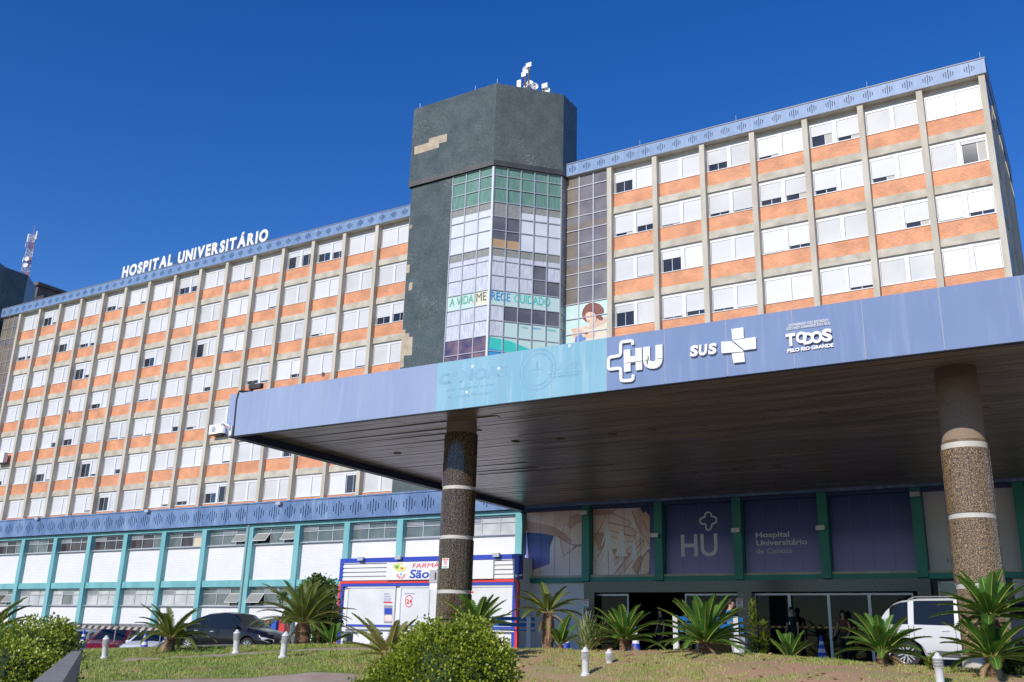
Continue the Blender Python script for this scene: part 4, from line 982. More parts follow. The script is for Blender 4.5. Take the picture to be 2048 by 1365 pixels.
for ch, xa, xb, ya_, yb_ in (('S',120,168,508,501),('U',172,222,502,495),('S',226,275,496,488)):
    b = MB(); A = z2(xa, (ya_+yb_)/2+2); Bq = z2(xb, (ya_+yb_)/2+2); Bq.z = A.z; T = z2(xa, (ya_+yb_)/2-60)
    put_text(b, ch, A, Bq, T.z-A.z, t=.05, bold=.05, shear=.1); b.build('letter', M['white_sign'], su)
for q_ in ([(360,347),(428,337),(431,398),(365,408)], [(300,420),(360,418),(428,470),(425,477),(303,486)], [(366,412),(500,393),(502,459),(434,468)], [(362,489),(432,481),(437,535),(372,542)]):
    MB().poly([z2(*c_) for c_ in q_], nY, .05).build('cross_piece', M['white_sign'], su)
td = csign('lettering_sign', 'white TODOS PELO RIO GRANDE lettering on the blue canopy fascia', (1620, 700))
def t2(mb, body, a, c, h, **kw):
    A = z2(*a); Bq = z2(*c); Bq.z = A.z; T = z2(a[0], a[1]-h); put_text(mb, body, A, Bq, T.z-A.z, **kw)
b = MB(); t2(b, 'GOVERNO DO ESTADO', (688,331), (917,303), 15, t=.012, bold=.01); b.build('line_of_letters', M['white_sign'], td)
b = MB(); t2(b, 'DO RIO GRANDE DO SUL', (678,351), (930,322), 15, t=.012, bold=.01); b.build('line_of_letters', M['white_sign'], td)
b = MB(); t2(b, 'PELO RIO GRANDE', (681,481), (948,448), 21, t=.02, bold=.04); b.build('line_of_letters', M['white_sign'], td)
for j, (ch, xa, xb, yy_, h) in enumerate((('T',676,732,447,72),('O',734,796,430,64),('D',776,838,436,66),('O',820,886,430,66),('S',884,943,420,70))):
    b = MB(); A = z2(xa, yy_, yS-j*.006); Bq = z2(xb, yy_, yS-j*.006); Bq.z = A.z; T = z2(xa, yy_-h)
    put_text(b, ch, A, Bq, T.z-A.z, t=.04, bold=.045); b.build('letter', M['white_sign'], td)
# faded lettering
gh = MB(); O5 = (860, 560); k5 = 3.792
def gp(x, y, Y=YCf-.001): return pw(O5[0]+x/k5, O5[1]+y/k5, Y)
def gt(body, a, c, h, **kw):
    A = gp(*a); Bq = gp(*c); Bq.z = A.z; T = gp(a[0], a[1]-h); put_text(gh, body, A, Bq, T.z-A.z, t=.0035, **kw)
def gflush():
    global gh
    gh.build('faded_lettering', M['ghost'], cano); gh = MB()
gt('CANOAS', (60,800), (580,725), 85, bold=.05); gflush(); gt('crer, construir e viver', (125,850), (497,805), 24); gflush(); gt('Prefeitura Municipal', (140,905), (468,862), 24); gflush()
gt('GAMP', (905,700), (1135,665), 55); gflush(); gt('A VIDA MERECE CUIDADO', (892,752), (1130,722), 14); gflush()
for r_ in (.50, .40): c_ = gp(815, 680); gh.ribbon([(c_.x+r_*math.cos(a*.2618), c_.y, c_.z+r_*math.sin(a*.2618)) for a in range(24)], .045, nY, .002, 0, True)
gh.ribbon([gp(812,620), gp(812,735)], .05, nY, .003); gh.ribbon([gp(780,680), gp(850,676)], .04, nY, .004); gh.ribbon([gp(890,720), gp(1155,690)], .02, nY, .002)
gh.build('faded_emblem', M['ghost'], cano)
b = MB()
for q_ in ((323,657),(522,672),(279,853),(1058,500)): c_ = gp(*q_, YCf-.001); b.lathe([(.035,-.004),(.035,.0)], (c_.x, c_.y, c_.z), 10, 0, 'Y')
b.build('white_paint_spot', M['white_sign'], cano)
# camera dome, cable on the corner
sec = thing('security_camera', 'white dome camera on a curved arm at the left corner of the canopy', 'camera', pw(446, 870, YCf))
c_ = pw(444, 868, YCf-.1); k_ = pw(462, 862, YCf-.05)
MB().tube([k_, k_+Vector((0,-.1,.12)), c_+Vector((.02,0,.34)), c_+Vector((0,0,.18))], .035, 8).build('arm', M['white_sign'], sec, smooth=True)
MB().lathe([(.03,.24),(.09,.18),(.13,.05),(.135,0)], c_, 18).build('housing', M['white_sign'], sec, smooth=40)
MB().lathe([(.10,.0),(.09,-.05),(.05,-.09),(.0,-.1)], c_, 16).build('dome_glass', M['dark_glass'], sec, smooth=True)
MB().box(k_.x-.04, k_.x+.05, YCf-.08, YCf-.001, k_.z-.14, k_.z+.14).build('bracket', M['white_sign'], sec)
MB().tube([pw(478,783,YCf-.02), pw(473,800,YCf-.02), pw(466,872,YCf-.02)], .02, 6).build('cable', M['black_line'], cano)
MB().tube([pw(470,784,YCf)+Vector((0,.3,.03)), pw(490,781,YCf)+Vector((0,.3,.03)), pw(478,783,YCf-.02)], .03, 6).build('cable', M['black_line'], cano)
fl = thing('floodlight', 'black floodlight on top of the canopy edge near its left corner', 'floodlight', pw(512, 775, YCf+.3), group='floodlights fixed to the building fronts')
c_ = pw(516, 774, YCf+.3); MB().box(c_.x-.2, c_.x+.2, YCf+.2, YCf+.32, c_.z-.07, c_.z+.07).build('lamp_head', M['black_line'], fl); MB().box(c_.x-.25, c_.x-.18, YCf+.2, YCf+.3, ZCT, c_.z).build('bracket', M['black_line'], fl)
# ================================================================ PHARMACY SHOPFRONT
YS = YP-.95
def ps(x, y, Y=YS): return pw(x, y, Y)
phm = thing('pharmacy_shopfront', 'white, blue and red pharmacy front with louvres behind the left granite column', 'shopfront', (-26, YS, 0))
RB = mat('pharmacy_blue', (.03,.06,.42), .4); RD = mat('pharmacy_red', (.72,.05,.05), .4); WH = mat('pharmacy_white', (.74,.74,.76), .4, (.78,.78,.79), .7)
xL, xR = ps(681,1140).x, ps(1039,1130).x; zT = 3.77; zM = ps(860,1166).z
MB().box(xL+.1, xR-.1, YS+.1, WY, -.3, zT-.1).build('shop_wall', WH, phm)
b = MB(); b.box(xL, xR, YS-.06, YS+.3, zT-.2, zT); b.box(xL, xL+.2, YS-.06, YS+.3, zM+.12, zT-.2); b.box(xR-.2, xR, YS-.06, YS+.3, zM+.12, zT-.2); b.box(xL+.1, xR-.05, YS-.02, YS+.1, zM-.13, zM-.01)
b.box(xL+.12, xL+.26, YS-.02, YS+.1, -.2, zM-.13); b.box(xR-.30, xR-.14, YS-.02, YS+.1, -.2, zM-.13); b.build('blue_frame', RB, phm)
b = MB().box(xL+.06, xR-.05, YS-.035, YS+.1, zM, zM+.11); b.box(xL, xL+.117, YS-.025, YS+.1, -.2, zM); b.box(xR-.137, xR-.01, YS-.025, YS+.1, -.2, zM); b.build('red_frame', RD, phm)
s0, s1 = ps(777,1140).x, ps(990,1135).x
for (a, c) in ((xL+.2, s0), (s1, xR-.2)):
    b = MB().box(a, c, YS+.06, YS+.1, zM+.11, zT-.2)
    for i in range(5):
        z = zM+.14+i*.19; b.add([(a, YS-.04, z), (c, YS-.04, z), (c, YS-.04, z+.11), (a, YS-.04, z+.11), (a, YS+.06, z+.19), (c, YS+.06, z+.19), (c, YS-.02, z-.0), (a, YS-.02, z-.0)], [(0,1,2,3),(3,2,5,4),(0,3,4,7),(1,6,5,2)])
    b.build('louvre', WH, phm)
b = MB().box(s0, s1, YS-.14, YS+.1, zM+.13, zT-.23, 0)
ysn = YS-.142
def pt2(body, a, c, h, mi, **kw): 
    A = ps(*a, ysn); Bq = ps(*c, ysn); Bq.z = A.z; T = ps(a[0], a[1]-h, ysn); put_text(b, body, A, Bq, T.z-A.z, t=.012, mi=mi, **kw)
pt2('FARMÁCIAS', (825,1136), (915,1134), 8.5, 1, bold=.0, shear=.1)
pt2('São', (819,1157), (858,1155), 17, 2, bold=.02, shear=.1); pt2('João', (868,1156), (915,1154), 17, 2, bold=.02, shear=.1)
def el(cx_, cy_, rx, ry, mi, lay, rot=0, nn=16):
    pts = []
    for i in range(nn):
        a = 2*math.pi*i/nn; x = rx*math.cos(a); y = ry*math.sin(a); pts.append(ps(cx_+x*math.cos(rot)-y*math.sin(rot), cy_+x*math.sin(rot)+y*math.cos(rot), ysn))
    b.poly(pts, nY, .003*lay, mi)
el(800,1135,13,9,3,1); el(793,1133,6,4,4,2); el(809,1131,7,4,0,2); el(794,1135,2.5,3,5,3); el(804,1137,2.5,2,1,3)
for i in range(9):
    a = math.pi*(.0+i/8.0); x, y = 802, 1150; b.ribbon([ps(x+5*math.cos(a), y+4*math.sin(a), ysn), ps(x+9.5*math.cos(a), y+9*math.sin(a), ysn)], .035, nY, .004, 1)
el(802,1149,2,2,6,3)
b.build('sign_panel', [WH, RD, RB, mat('logo_yellow', (.68,.70,.22), .5), mat('logo_olive', (.45,.55,.10), .5), mat('logo_green', (.05,.35,.15), .5), mat('logo_sky', (.08,.4,.62), .5)], phm)
# windows with frosted glass
PGm = mat('frosted_glass', (.60,.61,.64), .12, (.70,.71,.73), .8, spec=.6)
w0 = [(694,786),(800,869),(905,1026)]
for (a, c) in w0:
    xa, xb = ps(a,1220).x, ps(c,1220).x; z0, z1 = ps(760,1254).z, zM-.2
    fr = MB(); t_ = .07
    for q_ in ((xa-t_, xa, z0, z1), (xb, xb+t_, z0, z1)): fr.box(q_[0], q_[1], YS-.0, YS+.1, q_[2], q_[3])
    fr.box(xa-t_, xb+t_, YS, YS+.1, z1, z1+.06); fr.box(xa-t_-.03, xb+t_+.03, YS-.05, YS+.1, z0-.12, z0-.05)
    f = fr.build('window', M['white_alu'], phm); MB().box(xa, xb, YS+.04, YS+.05, z0, z1).build('pane', PGm, f)
    MB().box(xa, xb, YS+.036, YS+.039, z0+.0, z0+.09).build('blue_strip', RB, f)
b = MB(); yq = YS+.038
STK = [RD, RB, mat('sticker_grey', (.3,.3,.33), .5), M['black_line'], M['white_sign'], Ps]
def sflush():
    global b
    b.build('window_sticker', STK, phm); b = MB()
def rect(x0, y0, x1, y1, mi, l=1): b.poly([pw(x0,y0,yq), pw(x1,y0,yq), pw(x1,y1,yq), pw(x0,y1,yq)], nY, .002*l, mi)
for (tx, x, y, x2) in (('BAIXE O',769,1188,779),('APP DAS',769,1193,781),('FARMÁCIAS',768,1198,783),('SÃO JOÃO',768,1202,781)):
    A = pw(x, y+1.5, yq); Bq = pw(x2, y+1.5, yq); Bq.z = A.z; put_text(b, tx, A, Bq, .05, t=.003, mi=1)
rect(767,1204,785,1207,0); rect(768,1211,785,1247,2); rect(769,1217,784,1229,1,2); rect(769,1231,784,1243,5,2)
sflush(); A = pw(809,1189,yq); Bq = pw(829,1189,yq); Bq.z = A.z; put_text(b, 'Atendimento', A, Bq, .06, t=.003, mi=1)
sflush(); c_ = pw(818,1203,yq); b.ribbon([(c_.x+.21*math.cos(.4+a*.39), yq, c_.z+.25*math.sin(.4+a*.39)) for a in range(15)], .035, nY, .004, 0)
A = pw(812,1208,yq); Bq = pw(824,1208,yq); Bq.z = A.z; put_text(b, '24', A, Bq, .2, t=.004, mi=0, bold=.03)
sflush(); A = pw(855,1242,yq); Bq = pw(864,1242,yq); Bq.z = A.z; put_text(b, 'São João', A, Bq, .05, t=.003, mi=1)
sflush(); rect(905,1183,947,1187,0)
sflush()
lb = thing('lightbox_sign', 'grey lightbox sign on a pole just left of the granite column', 'sign', on_ground(pw(868,1260,YS-1.2)))
a, c = pw(861,1141,YS-1.2), pw(893,1166,YS-1.2)
MB().box(a.x, c.x, a.y-.06, a.y+.06, c.z, a.z).build('sign_box', mat('box_grey', (.42,.42,.44), .4), lb)
b = MB().box(a.x+.05, c.x-.05, a.y-.068, a.y-.061, c.z-.28, c.z-.02, 0); b.add([(a.x+.28, a.y-.068, a.z-.1), (a.x+.36, a.y-.068, a.z-.1), (a.x+.36, a.y-.068, a.z-.4), (a.x+.28, a.y-.068, a.z-.4)], [(0,1,2,3)], 1); b.build('sign_face', [M['white_sign'], M['black_line']], lb)
g_ = on_ground(pw(868,1260,YS-1.2)); MB().tube([(a.x+.02, a.y, g_.z), (a.x+.02, a.y, a.z)], .025, 8).build('pole', M['alu'], lb)
for (x, y, lb_) in ((727,1119,'black floodlight on the pharmacy front above its left louvres'), (802,1115,'black floodlight on the pharmacy front above its sign panel'), (998,1109,'black floodlight on the pharmacy front right of the granite column')):
    v = ps(x, y); flood((v.x, YS-.06, zT-.04), '', lb_)
s2 = thing('security_camera', 'small white bullet camera on the right corner of the pharmacy front', 'camera', ps(1037,1150)); v = ps(1037,1152)
MB().tube([(v.x, YS-.06, v.z), (v.x, YS-.22, v.z-.02)], .06, 10).build('housing', M['white_sign'], s2); MB().tube([(v.x, YS-.06, v.z), (v.x+.2, YS-.05, v.z+.02)], .03, 8).build('arm', M['white_sign'], s2)
b = MB(); v = pw(1050,1153,YP-.1); b.tube([(v.x-.3, YP-.1, v.z), (v.x+.2, YP-.1, v.z+.02)], .05, 10)
s3 = tag(b.build('security_camera', M['white_sign']), 'white bullet camera on the teal corner column beside the pharmacy', 'camera')
# AC units
for (x0_, x1_, y0_, y1_, lb_) in ((420,441,851,867,'white air conditioner unit below a window left of the canopy corner'), (-6,6,907,925,'air conditioner unit cut off by the left edge of the photograph')):
    a, c = pw(x0_, y0_, YF-.3), pw(x1_, y1_, YF-.3); t_ = thing('air_conditioner', lb_, 'air conditioner', (a.x, YF-.3, c.z))
    MB().box(a.x, c.x, YF-.35, YF+.1, c.z, a.z).build('casing', M['white_sign'], t_)
    MB().lathe([(.26,-.02),(.26,0)], ((a.x*.6+c.x*.4), YF-.352, (a.z+c.z)/2), 20, 0, 'Y').build('fan_grille', M['alu'], t_)
    MB().box(a.x+.1, c.x+.25, YF-.2, YF+.45, c.z-.06, c.z-.004).build('bracket', M['rust'], t_)
cl_ = mat('dark_cloth', (.06,.055,.06), .9)
for (x, y, w_, h_, m__, lb_) in ((503,773,.7,.7,cl_,'dark towel hanging from a window sill above the canopy corner'), (646,749,.28,.35,mat('purple_cloth', (.12,.10,.22), .9),'small purple cloth hanging from a window sill above the canopy'), (139,824,.25,.35,mat('red_cloth', (.55,.04,.06), .9),'small red cloth hanging out of a window in the left wing')):
    v = pw(x, y, YBR-.08); b = MB(); n_ = 6
    for i in range(n_):
        u0, u1 = i/n_, (i+1)/n_; d0, d1 = .03*math.sin(u0*9), .03*math.sin(u1*9); hh = h_*(.8+.2*math.sin(i*2.1))
        b.add([(v.x+w_*(u0-.5), v.y+d0, v.z+h_/2), (v.x+w_*(u1-.5), v.y+d1, v.z+h_/2), (v.x+w_*(u1-.5), v.y+d1-.03, v.z+h_/2-hh), (v.x+w_*(u0-.5), v.y+d0-.03, v.z+h_/2-hh)], [(0,1,2,3)])
    tag(b.build('hanging_cloth', m__), lb_, 'cloth')
# ================================================================ STREET FURNITURE
LWm = mat('bollard_white', (.70,.70,.70), .5, (.60,.59,.57), 6)
def bollard(p, label, s_=1.0):
    t_ = thing('bollard_light', label, 'bollard light', p, group='white bollard lights on the lawn', static=False); t_.scale = (s_,)*3; t_.rotation_euler = (R(rnd.uniform(-2,2)), R(rnd.uniform(-2.5,2.5)), rnd.uniform(0,6))
    MB().lathe([(.105,-.1),(.105,.03),(.075,.05),(.075,.30),(.085,.315)], n=20).build('post', LWm, t_, smooth=40)
    b = MB().lathe([(.055,.31),(.055,.47)], n=14); b.build('lamp', mat('lamp_glass', (.35,.34,.30), .3), t_)
    b = MB()
    for i in range(6): b.lathe([(.062,.325+i*.026),(.095,.319+i*.026),(.095,.327+i*.026),(.062,.333+i*.026)], n=20)
    b.build('louvre', LWm, t_, smooth=40)
    b = MB().lathe([(.095,.478),(.095,.49),(.08,.51),(.058,.53),(.05,.535),(.045,.555),(.028,.575),(0.004,.585)], n=20); b.build('cap', LWm, t_, smooth=60)
    return t_
for (x, y, w_, s_, lb_) in ((210,1307,25.5,1.0,'white bollard light in front of the white car and striped tape'), (472,1303,26,1.05,'white bollard light in front of the middle of the black car'), (565,1322,24,1.08,'white bollard light in front of the nose of the black car'),
      (1171,1355,20.3,.98,'left one of the two white bollard lights right of the round shrub'), (1220,1351,21.2,.95,'right one of the two white bollard lights right of the round shrub'), (1883,1386,15.8,.9,'white bollard light in front of the silver minivan')):
    p_ = pg(x, y); p_ = pd(x, y, w_) if y < 1340 or 1 else p_; bollard(on_ground(p_) if abs(ground_z(p_.x, p_.y)-p_.z) < .25 else p_, lb_, s_)
CB = mat('cone_blue', (.02,.06,.50), .45); CWm = mat('cone_white', (.72,.72,.74), .4)
def cone(p, label, s_=1):
    t_ = thing('traffic_cone', label, 'traffic cone', p, group='blue and white traffic cones', static=False); t_.scale = (s_,)*3
    prof = [(.155,.03),(.13,.16),(.105,.30),(.08,.44),(.06,.56),(.036,.70),(.03,.74)]
    rr_ = lambda z: .155+(.03-.155)*(z-.03)/.71
    b = MB().lathe([(rr_(.03),.03),(rr_(.25),.25)], n=20).lathe([(rr_(.36),.36),(rr_(.48),.48)], n=20).lathe([(rr_(.57),.57),(rr_(.74),.74)], n=20); b.box(-.19,.19,-.19,.19,0,.03); b.build('cone_body', CB, t_, smooth=40)
    MB().lathe([(rr_(.25),.25),(rr_(.36),.36)], n=20).lathe([(rr_(.48),.48),(rr_(.57),.57)], n=20).build('reflective_band', CWm, t_, smooth=40)
for (x, y, w_, lb_) in ((163,1300,36,'blue and white traffic cone beside the hedge'), (287,1305,34,'blue and white traffic cone in front of the white car'), (1131,1304,28.5,'blue and white traffic cone between the tall palm and the striped grass plant'),
      (1272,1305,28.5,'blue and white traffic cone behind the palm left of the portal opening'), (1645,1323,28.5,'blue and white traffic cone by the glass doors, in front of the standing people')):
    cone(pd(x, y, w_), lb_, .98)
BBm = mat('bench_blue', (.02,.16,.42), .45); BWm = mat('bench_white', (.68,.68,.67), .7)
def bench(p, rz, label, L=1.7):
    t_ = thing('park_bench', label, 'bench', p, rz, 'blue slat benches with white concrete ends', static=False)
    for sx in (-1, 1):
        x = sx*(L/2-.12); b = MB(); b.poly([(x,.28,0),(x,.16,.0),(x,.12,.36),(x,-.12,.36),(x,-.20,0),(x,-.32,0),(x,-.24,.44),(x,.14,.46),(x,.26,.86),(x,.34,.86),(x,.24,.42)], (1,0,0), .12); b.build('bench_end', BWm, t_)
    for i in range(3): MB().box(-L/2, L/2, -.22+i*.13, -.12+i*.13, .465, .495).build('seat_slat', BBm, t_)
    for i in range(2): MB().obox((-L/2, .15+i*.065, .58+i*.16), (L,0,0), (0,.03,.0), (0,.035,.10)).build('back_slat', BBm, t_)
    return t_
bench(pd(1022,1296,27.5)+Vector((0,0,.0)), R(180+YAW*0+28), 'blue slat bench in front of the pharmacy right of the round shrub', 1.35)
bench(pd(1418,1304,24.5), R(180+18), 'blue slat bench with a sitting person behind the widest palm', 1.75)
wbn = thing('low_bench', 'low white slab bench in front of the pharmacy behind the yellowing palm', 'bench', pd(722,1292,33), 0, None, False)
MB().box(-.75,.75,-.2,.2,.38,.46).build('seat', BWm, wbn)
for x in (-.6,.6): MB().box(x-.08,x+.08,-.17,.17,-.1,.378).build('leg', BWm, wbn)
# waste bins
for i, (x, c_, nm) in enumerate(((519,(.05,.30,.16),'green'), (538,(.55,.16,.20),'pale red'), (546,(.03,.12,.50),'blue'), (564,(.60,.06,.07),'red'))):
    x = (517,533,548,565)[i]; t_ = thing('waste_bin', nm+' waste bin behind the nose of the black car', 'waste bin', pd(x, 1289, 45), .1, 'row of coloured waste bins', False)
    mb_ = mat('bin_'+nm.replace(' ', '_'), c_, .4)
    b = MB(); z0, z1 = .1, .95; b.add([(-.16,-.2,z0),(.16,-.2,z0),(.16,.2,z0),(-.16,.2,z0),(-.19,-.24,z1),(.19,-.24,z1),(.19,.24,z1),(-.19,.24,z1)], [(0,3,2,1),(4,5,6,7),(0,1,5,4),(1,2,6,5),(2,3,7,6),(3,0,4,7)]); b.build('bin_body', mb_, t_)
    MB().poly([(-.2,-.26,z1),(-.2,.26,z1),(-.2,.2,z1+.14),(-.2,-.18,z1+.14)], (1,0,0), .4).build('lid', mb_, t_); MB().box(-.1,.1,-.262,-.25,z1+.0,z1+.05).build('flap', M['black_line'], t_)
pl_ = thing('planter', 'grey tapered planter beside the entrance bench', 'planter', pd(1481,1311,26.5), 0, None, False)
b = MB(); b.add([(-.15,-.15,0),(.15,-.15,0),(.15,.15,0),(-.15,.15,0),(-.22,-.22,.46),(.22,-.22,.46),(.22,.22,.46),(-.22,.22,.46)], [(0,3,2,1),(4,5,6,7),(0,1,5,4),(1,2,6,5),(2,3,7,6),(3,0,4,7)]); b.box(-.24,.24,-.24,.24,.462,.5); b.build('pot', mat('pot_grey', (.35,.36,.40), .5), pl_)
# fence with striped tape at the far left
fn = thing('metal_fence', 'low dark bar fence in front of the white wall at the left car park', 'fence', pd(235,1300,46))
a, c = pd(120, 1300, 52), pd(335, 1298, 44); a.z = c.z = -.7; d = (c-a); L_ = d.length; d.normalize(); b = MB(); n_ = int(L_/.13)
for i in range(n_+1):
    p_ = a+d*(L_*i/n_); b.box(p_.x-.015, p_.x+.015, p_.y-.015, p_.y+.015, -.7, .62)
b.build('bars', mat('fence_bar', (.06,.05,.055), .6), fn)
b = MB()
for z in (-.4,.45): b.tube([(a.x,a.y,z),(c.x,c.y,z)], .025, 5)
b.build('rail', mat('fence_rail', (.06,.05,.055), .6), fn)
a, c = pd(150,1256,41), pd(322,1263,37); d = c-a; n_ = 26; b = MB()
for i in range(n_):
    p0, p1 = a+d*(i/n_), a+d*((i+1)/n_); sk_ = d/n_*.6
    b.add([p0, p1, p1+sk_+Vector((0,0,.12)), p0+sk_+Vector((0,0,.12))], [(0,1,2,3)], i % 2)
tp = thing('barrier_tape', 'grey and black striped barrier tape stretched over the parked red and white cars', 'tape', a); b.build('tape', [mat('tape_grey', (.45,.40,.34), .6), M['black_line']], tp)
b = MB()
for p_ in (a, a+d*.5, c): b.tube([(p_.x,p_.y,ground_z(p_.x,p_.y)-.05),(p_.x,p_.y,p_.z+.16)], .025, 6)
b.build('post', M['metal_cap'], tp)
# ================================================================ CARS
M['tyre'] = mat('tyre', (.015,.015,.016), .8); M['rim'] = mat('alloy_rim', (.55,.56,.58), .3, metal=.6); M['car_glass'] = mat('car_glass', (.012,.015,.018), .03, spec=.5)
M['head'] = mat('headlight', (.55,.56,.58), .08, spec=1.0); M['tail'] = mat('taillight', (.35,.01,.015), .15); M['trim'] = mat('black_trim', (.02,.02,.02), .5)
def tabf(tab):
    def f(x):
        if x <= tab[0][0]: return tab[0][1]
        for (a, u), (b_, v) in zip(tab, tab[1:]):
            if x <= b_: k = (x-a)/(b_-a); return u+(v-u)*k
        return tab[-1][1]
    return f
def wheel(car_, x, y, r, sg, rim=True):
    w_ = thing('wheel', None, None, (0,0,0), static=False); w_.parent = car_; w_.location = (x, y, r)
    MB().lathe([(r*.62,-.09),(r*.95,-.1),(r,-.07),(r,.07),(r*.95,.1),(r*.62,.09)], n=28, ax='Y').build('tyre', M['tyre'], w_, smooth=50)
    b = MB().lathe([(r*.66,-.06),(r*.66,.06)], n=24, ax='Y'); b.lathe([(r*.64,sg*.088),(r*.68,sg*.092),(r*.68,sg*.06)], n=24, ax='Y')
    for i in range(7):
        a = 2*math.pi*i/7; e1 = Vector((math.cos(a),0,math.sin(a))); e2 = Vector((-math.sin(a),0,math.cos(a)))
        for q_ in (-1, 1): b.obox(e1*r*.1+e2*(q_*.028-.012)+Vector((0, sg*.075, 0)), e1*r*.54+e2*q_*.02, e2*.024, (0, sg*.02, 0))
    b.lathe([(r*.14,sg*.07),(r*.12,sg*.1)], n=12, ax='Y'); b.build('rim', M['rim'], w_); MB().lathe([(r*.6,sg*.062),(r*.6,sg*.066)], n=20, ax='Y').build('brake_disc', M['trim'], w_)
def car(name, label, p, rz, paint, L=4.3, W=1.72, belt=None, roof=None, hood=None, win=(), ws=(0,0), rw=(0,0), wh=(.75,3.3), r=.31, sill=.22, extra=None, group=None):
    """x runs from the tail (0) to the nose (L)"""
    t_ = thing(name, label, 'car', p, rz, group, False); cx_ = L/2
    ft, fb = tabf(hood), tabf(belt); fr_ = tabf(roof)
    xs_ = sorted(set([round(L*i/46, 3) for i in range(47)]+[round(v, 3) for w_ in win for v in w_]+[ws[0], ws[1], rw[0], rw[1]]+[round(wx+d*.36/4, 3) for wx in wh for d in range(-4, 5)]))
    xs_ = [x for x in xs_ if 0 <= x <= L]
    def hw(x): e = min(x, L-x); return W/2*(1-.30*max(0, 1-e/.55)**2.4)
    rings = []
    for x in xs_:
        zb = sill+.08*max(0, 1-min(x, L-x)/.5)
        for wx in wh:
            d = abs(x-wx); ra = r+.06
            if d < ra: zb = max(zb, r+math.sqrt(ra*ra-d*d)*.98)
        h_ = hw(x); tt = ft(x); bt_ = min(fb(x), tt-.02); zm = max(zb+.03, min(.62, bt_-.1)); zb = min(zb, bt_-.12); zm = max(zm, zb+.02); zm = min(zm, bt_-.02)
        rings.append([(h_*.93, zb), (h_, (zb+zm)/2), (h_*1.0, zm), (h_*.965, bt_), (h_*.80, tt), (h_*.4, tt+.025), (0, tt+.03)])
    b = MB(); K = len(rings[0]); full_ = []
    for x, rg in zip(xs_, rings): full_.append([(x-cx_, y, z) for y, z in rg]+[(x-cx_, -y, z) for y, z in reversed(rg[:-1])])
    N = len(full_[0]); b.v = [q for rg in full_ for q in rg]
    for i in range(len(full_)-1):
        for k in range(N-1): b.f.append((i*N+k, (i+1)*N+k, (i+1)*N+k+1, i*N+k+1)); b.m.append(0)
        b.f.append((i*N+N-1, (i+1)*N+N-1, (i+1)*N, i*N)); b.m.append(1)
    b.f.append(tuple(range(N))); b.m.append(0); b.f.append(tuple((len(full_)-1)*N+k for k in reversed(range(N)))); b.m.append(0)
    b.build('body', [paint, M['trim']], t_, smooth=35)
    g0, g1 = roof[0][0], roof[-1][0]; xg = [x for x in xs_ if g0 <= x <= g1]; xg = sorted(set(xg+[g0, g1])); cab = MB(); gls = MB(); vs = []
    for x in xg:
        h_ = hw(x); zr = fr_(x); zb = min(fb(x), ft(x)-.02)-.03; k = max(0.0, min(1.0, (zr-zb)/(.5))); hr = h_*(.955-.20*k); zr = max(zr, zb+.03)
        rg = [(h_*.955, zb), (h_*.955-(h_*.955-hr)*.92, zb+(zr-zb)*.9), (hr*.86, zr-.015*k), (hr*.45, zr+.01), (0, zr+.015)]
        vs.append([(x-cx_, y, z) for y, z in rg]+[(x-cx_, -y, z) for y, z in reversed(rg[:-1])])
    for i in range(len(xg)-1):
        xm = (xg[i]+xg[i+1])/2
        for k in range(8):
            q = [vs[i][k], vs[i+1][k], vs[i+1][k+1], vs[i][k+1]]; side = k in (0, 7)
            isg = (side and any(a < xm < c for a, c in win)) or ((not side) and (ws[0] < xm < ws[1] or rw[0] < xm < rw[1]) and k in (2,3,4,5))
            if isg: gls.add(q, [(0,1,2,3)])
            else: cab.add(q, [(0,1,2,3)])
    cab.build('cabin', [paint], t_, smooth=35); gls.build('window', M['car_glass'], t_, fixn=True)
    ls = MB()
    for a, c in win:       # window surrounds
        for sg in (1, -1):
            for x in (a, c):
                pass
    for wx in wh:
        for sg in (1, -1): wheel(t_, wx-cx_, sg*(W/2-.115), r, sg)
    tn, tl_ = ft(L-.1), ft(.05)
    for sg in (1, -1):
        y = sg*W/2
        b = MB(); b.poly([(L-cx_-.36, y*.965, tn-.06), (L-cx_-.12, y*.80, tn-.10), (L-cx_+.012, y*.60, tn-.14), (L-cx_+.012, y*.58, tn-.24), (L-cx_-.1, y*.84, tn-.24), (L-cx_-.30, y*.98, tn-.17)], (.75, sg*.66, .15), .015); b.build('headlight', M['head'], t_)
        b = MB(); b.poly([(-cx_+.22, y*.985, tl_-.02), (-cx_+.02, y*.80, tl_-.03), (-cx_-.01, y*.70, tl_-.26), (-cx_+.05, y*.86, tl_-.28), (-cx_+.30, y*.99, tl_-.16)], (-.7, sg*.7, .1), .015); b.build('taillight', M['tail'], t_)
        xm = ws[0]+(ws[1]-ws[0])*.55-cx_
        b = MB(); b.lathe([(.02,-.1),(.08,-.07),(.095,0),(.08,.06),(.02,.09)], (0,0,0), 10, 0, 'Y'); b.v = [(xm+v[0]*.6, sg*(W/2+.06)+v[1], fb(xm+cx_)+.07+v[2]*.75) for v in b.v]; b.build('mirror', paint, t_, smooth=True)
    b = MB()
    for x in [w_[1]-.12 for w_ in win[:2]] if len(win) > 1 else []:
        for sg in (1, -1): b.box(x-cx_-.16, x-cx_, sg*W/2*.99-.015, sg*W/2*.99+.015, fb(x)-.13, fb(x)-.10)
    if b.v: b.build('door_handle', paint if extra == 'van' else M['rim'], t_)
    # seams of the doors
    b = MB()
    for a, c in win:
        for x in (a+.0, c+.02):
            for sg in (1, -1): b.box(x-cx_-.004, x-cx_+.004, sg*(hw(x)+.0)-.004, sg*(hw(x)+.0)+.004, .34, fb(x)-.02)
    b.build('door_gap', M['trim'], t_)
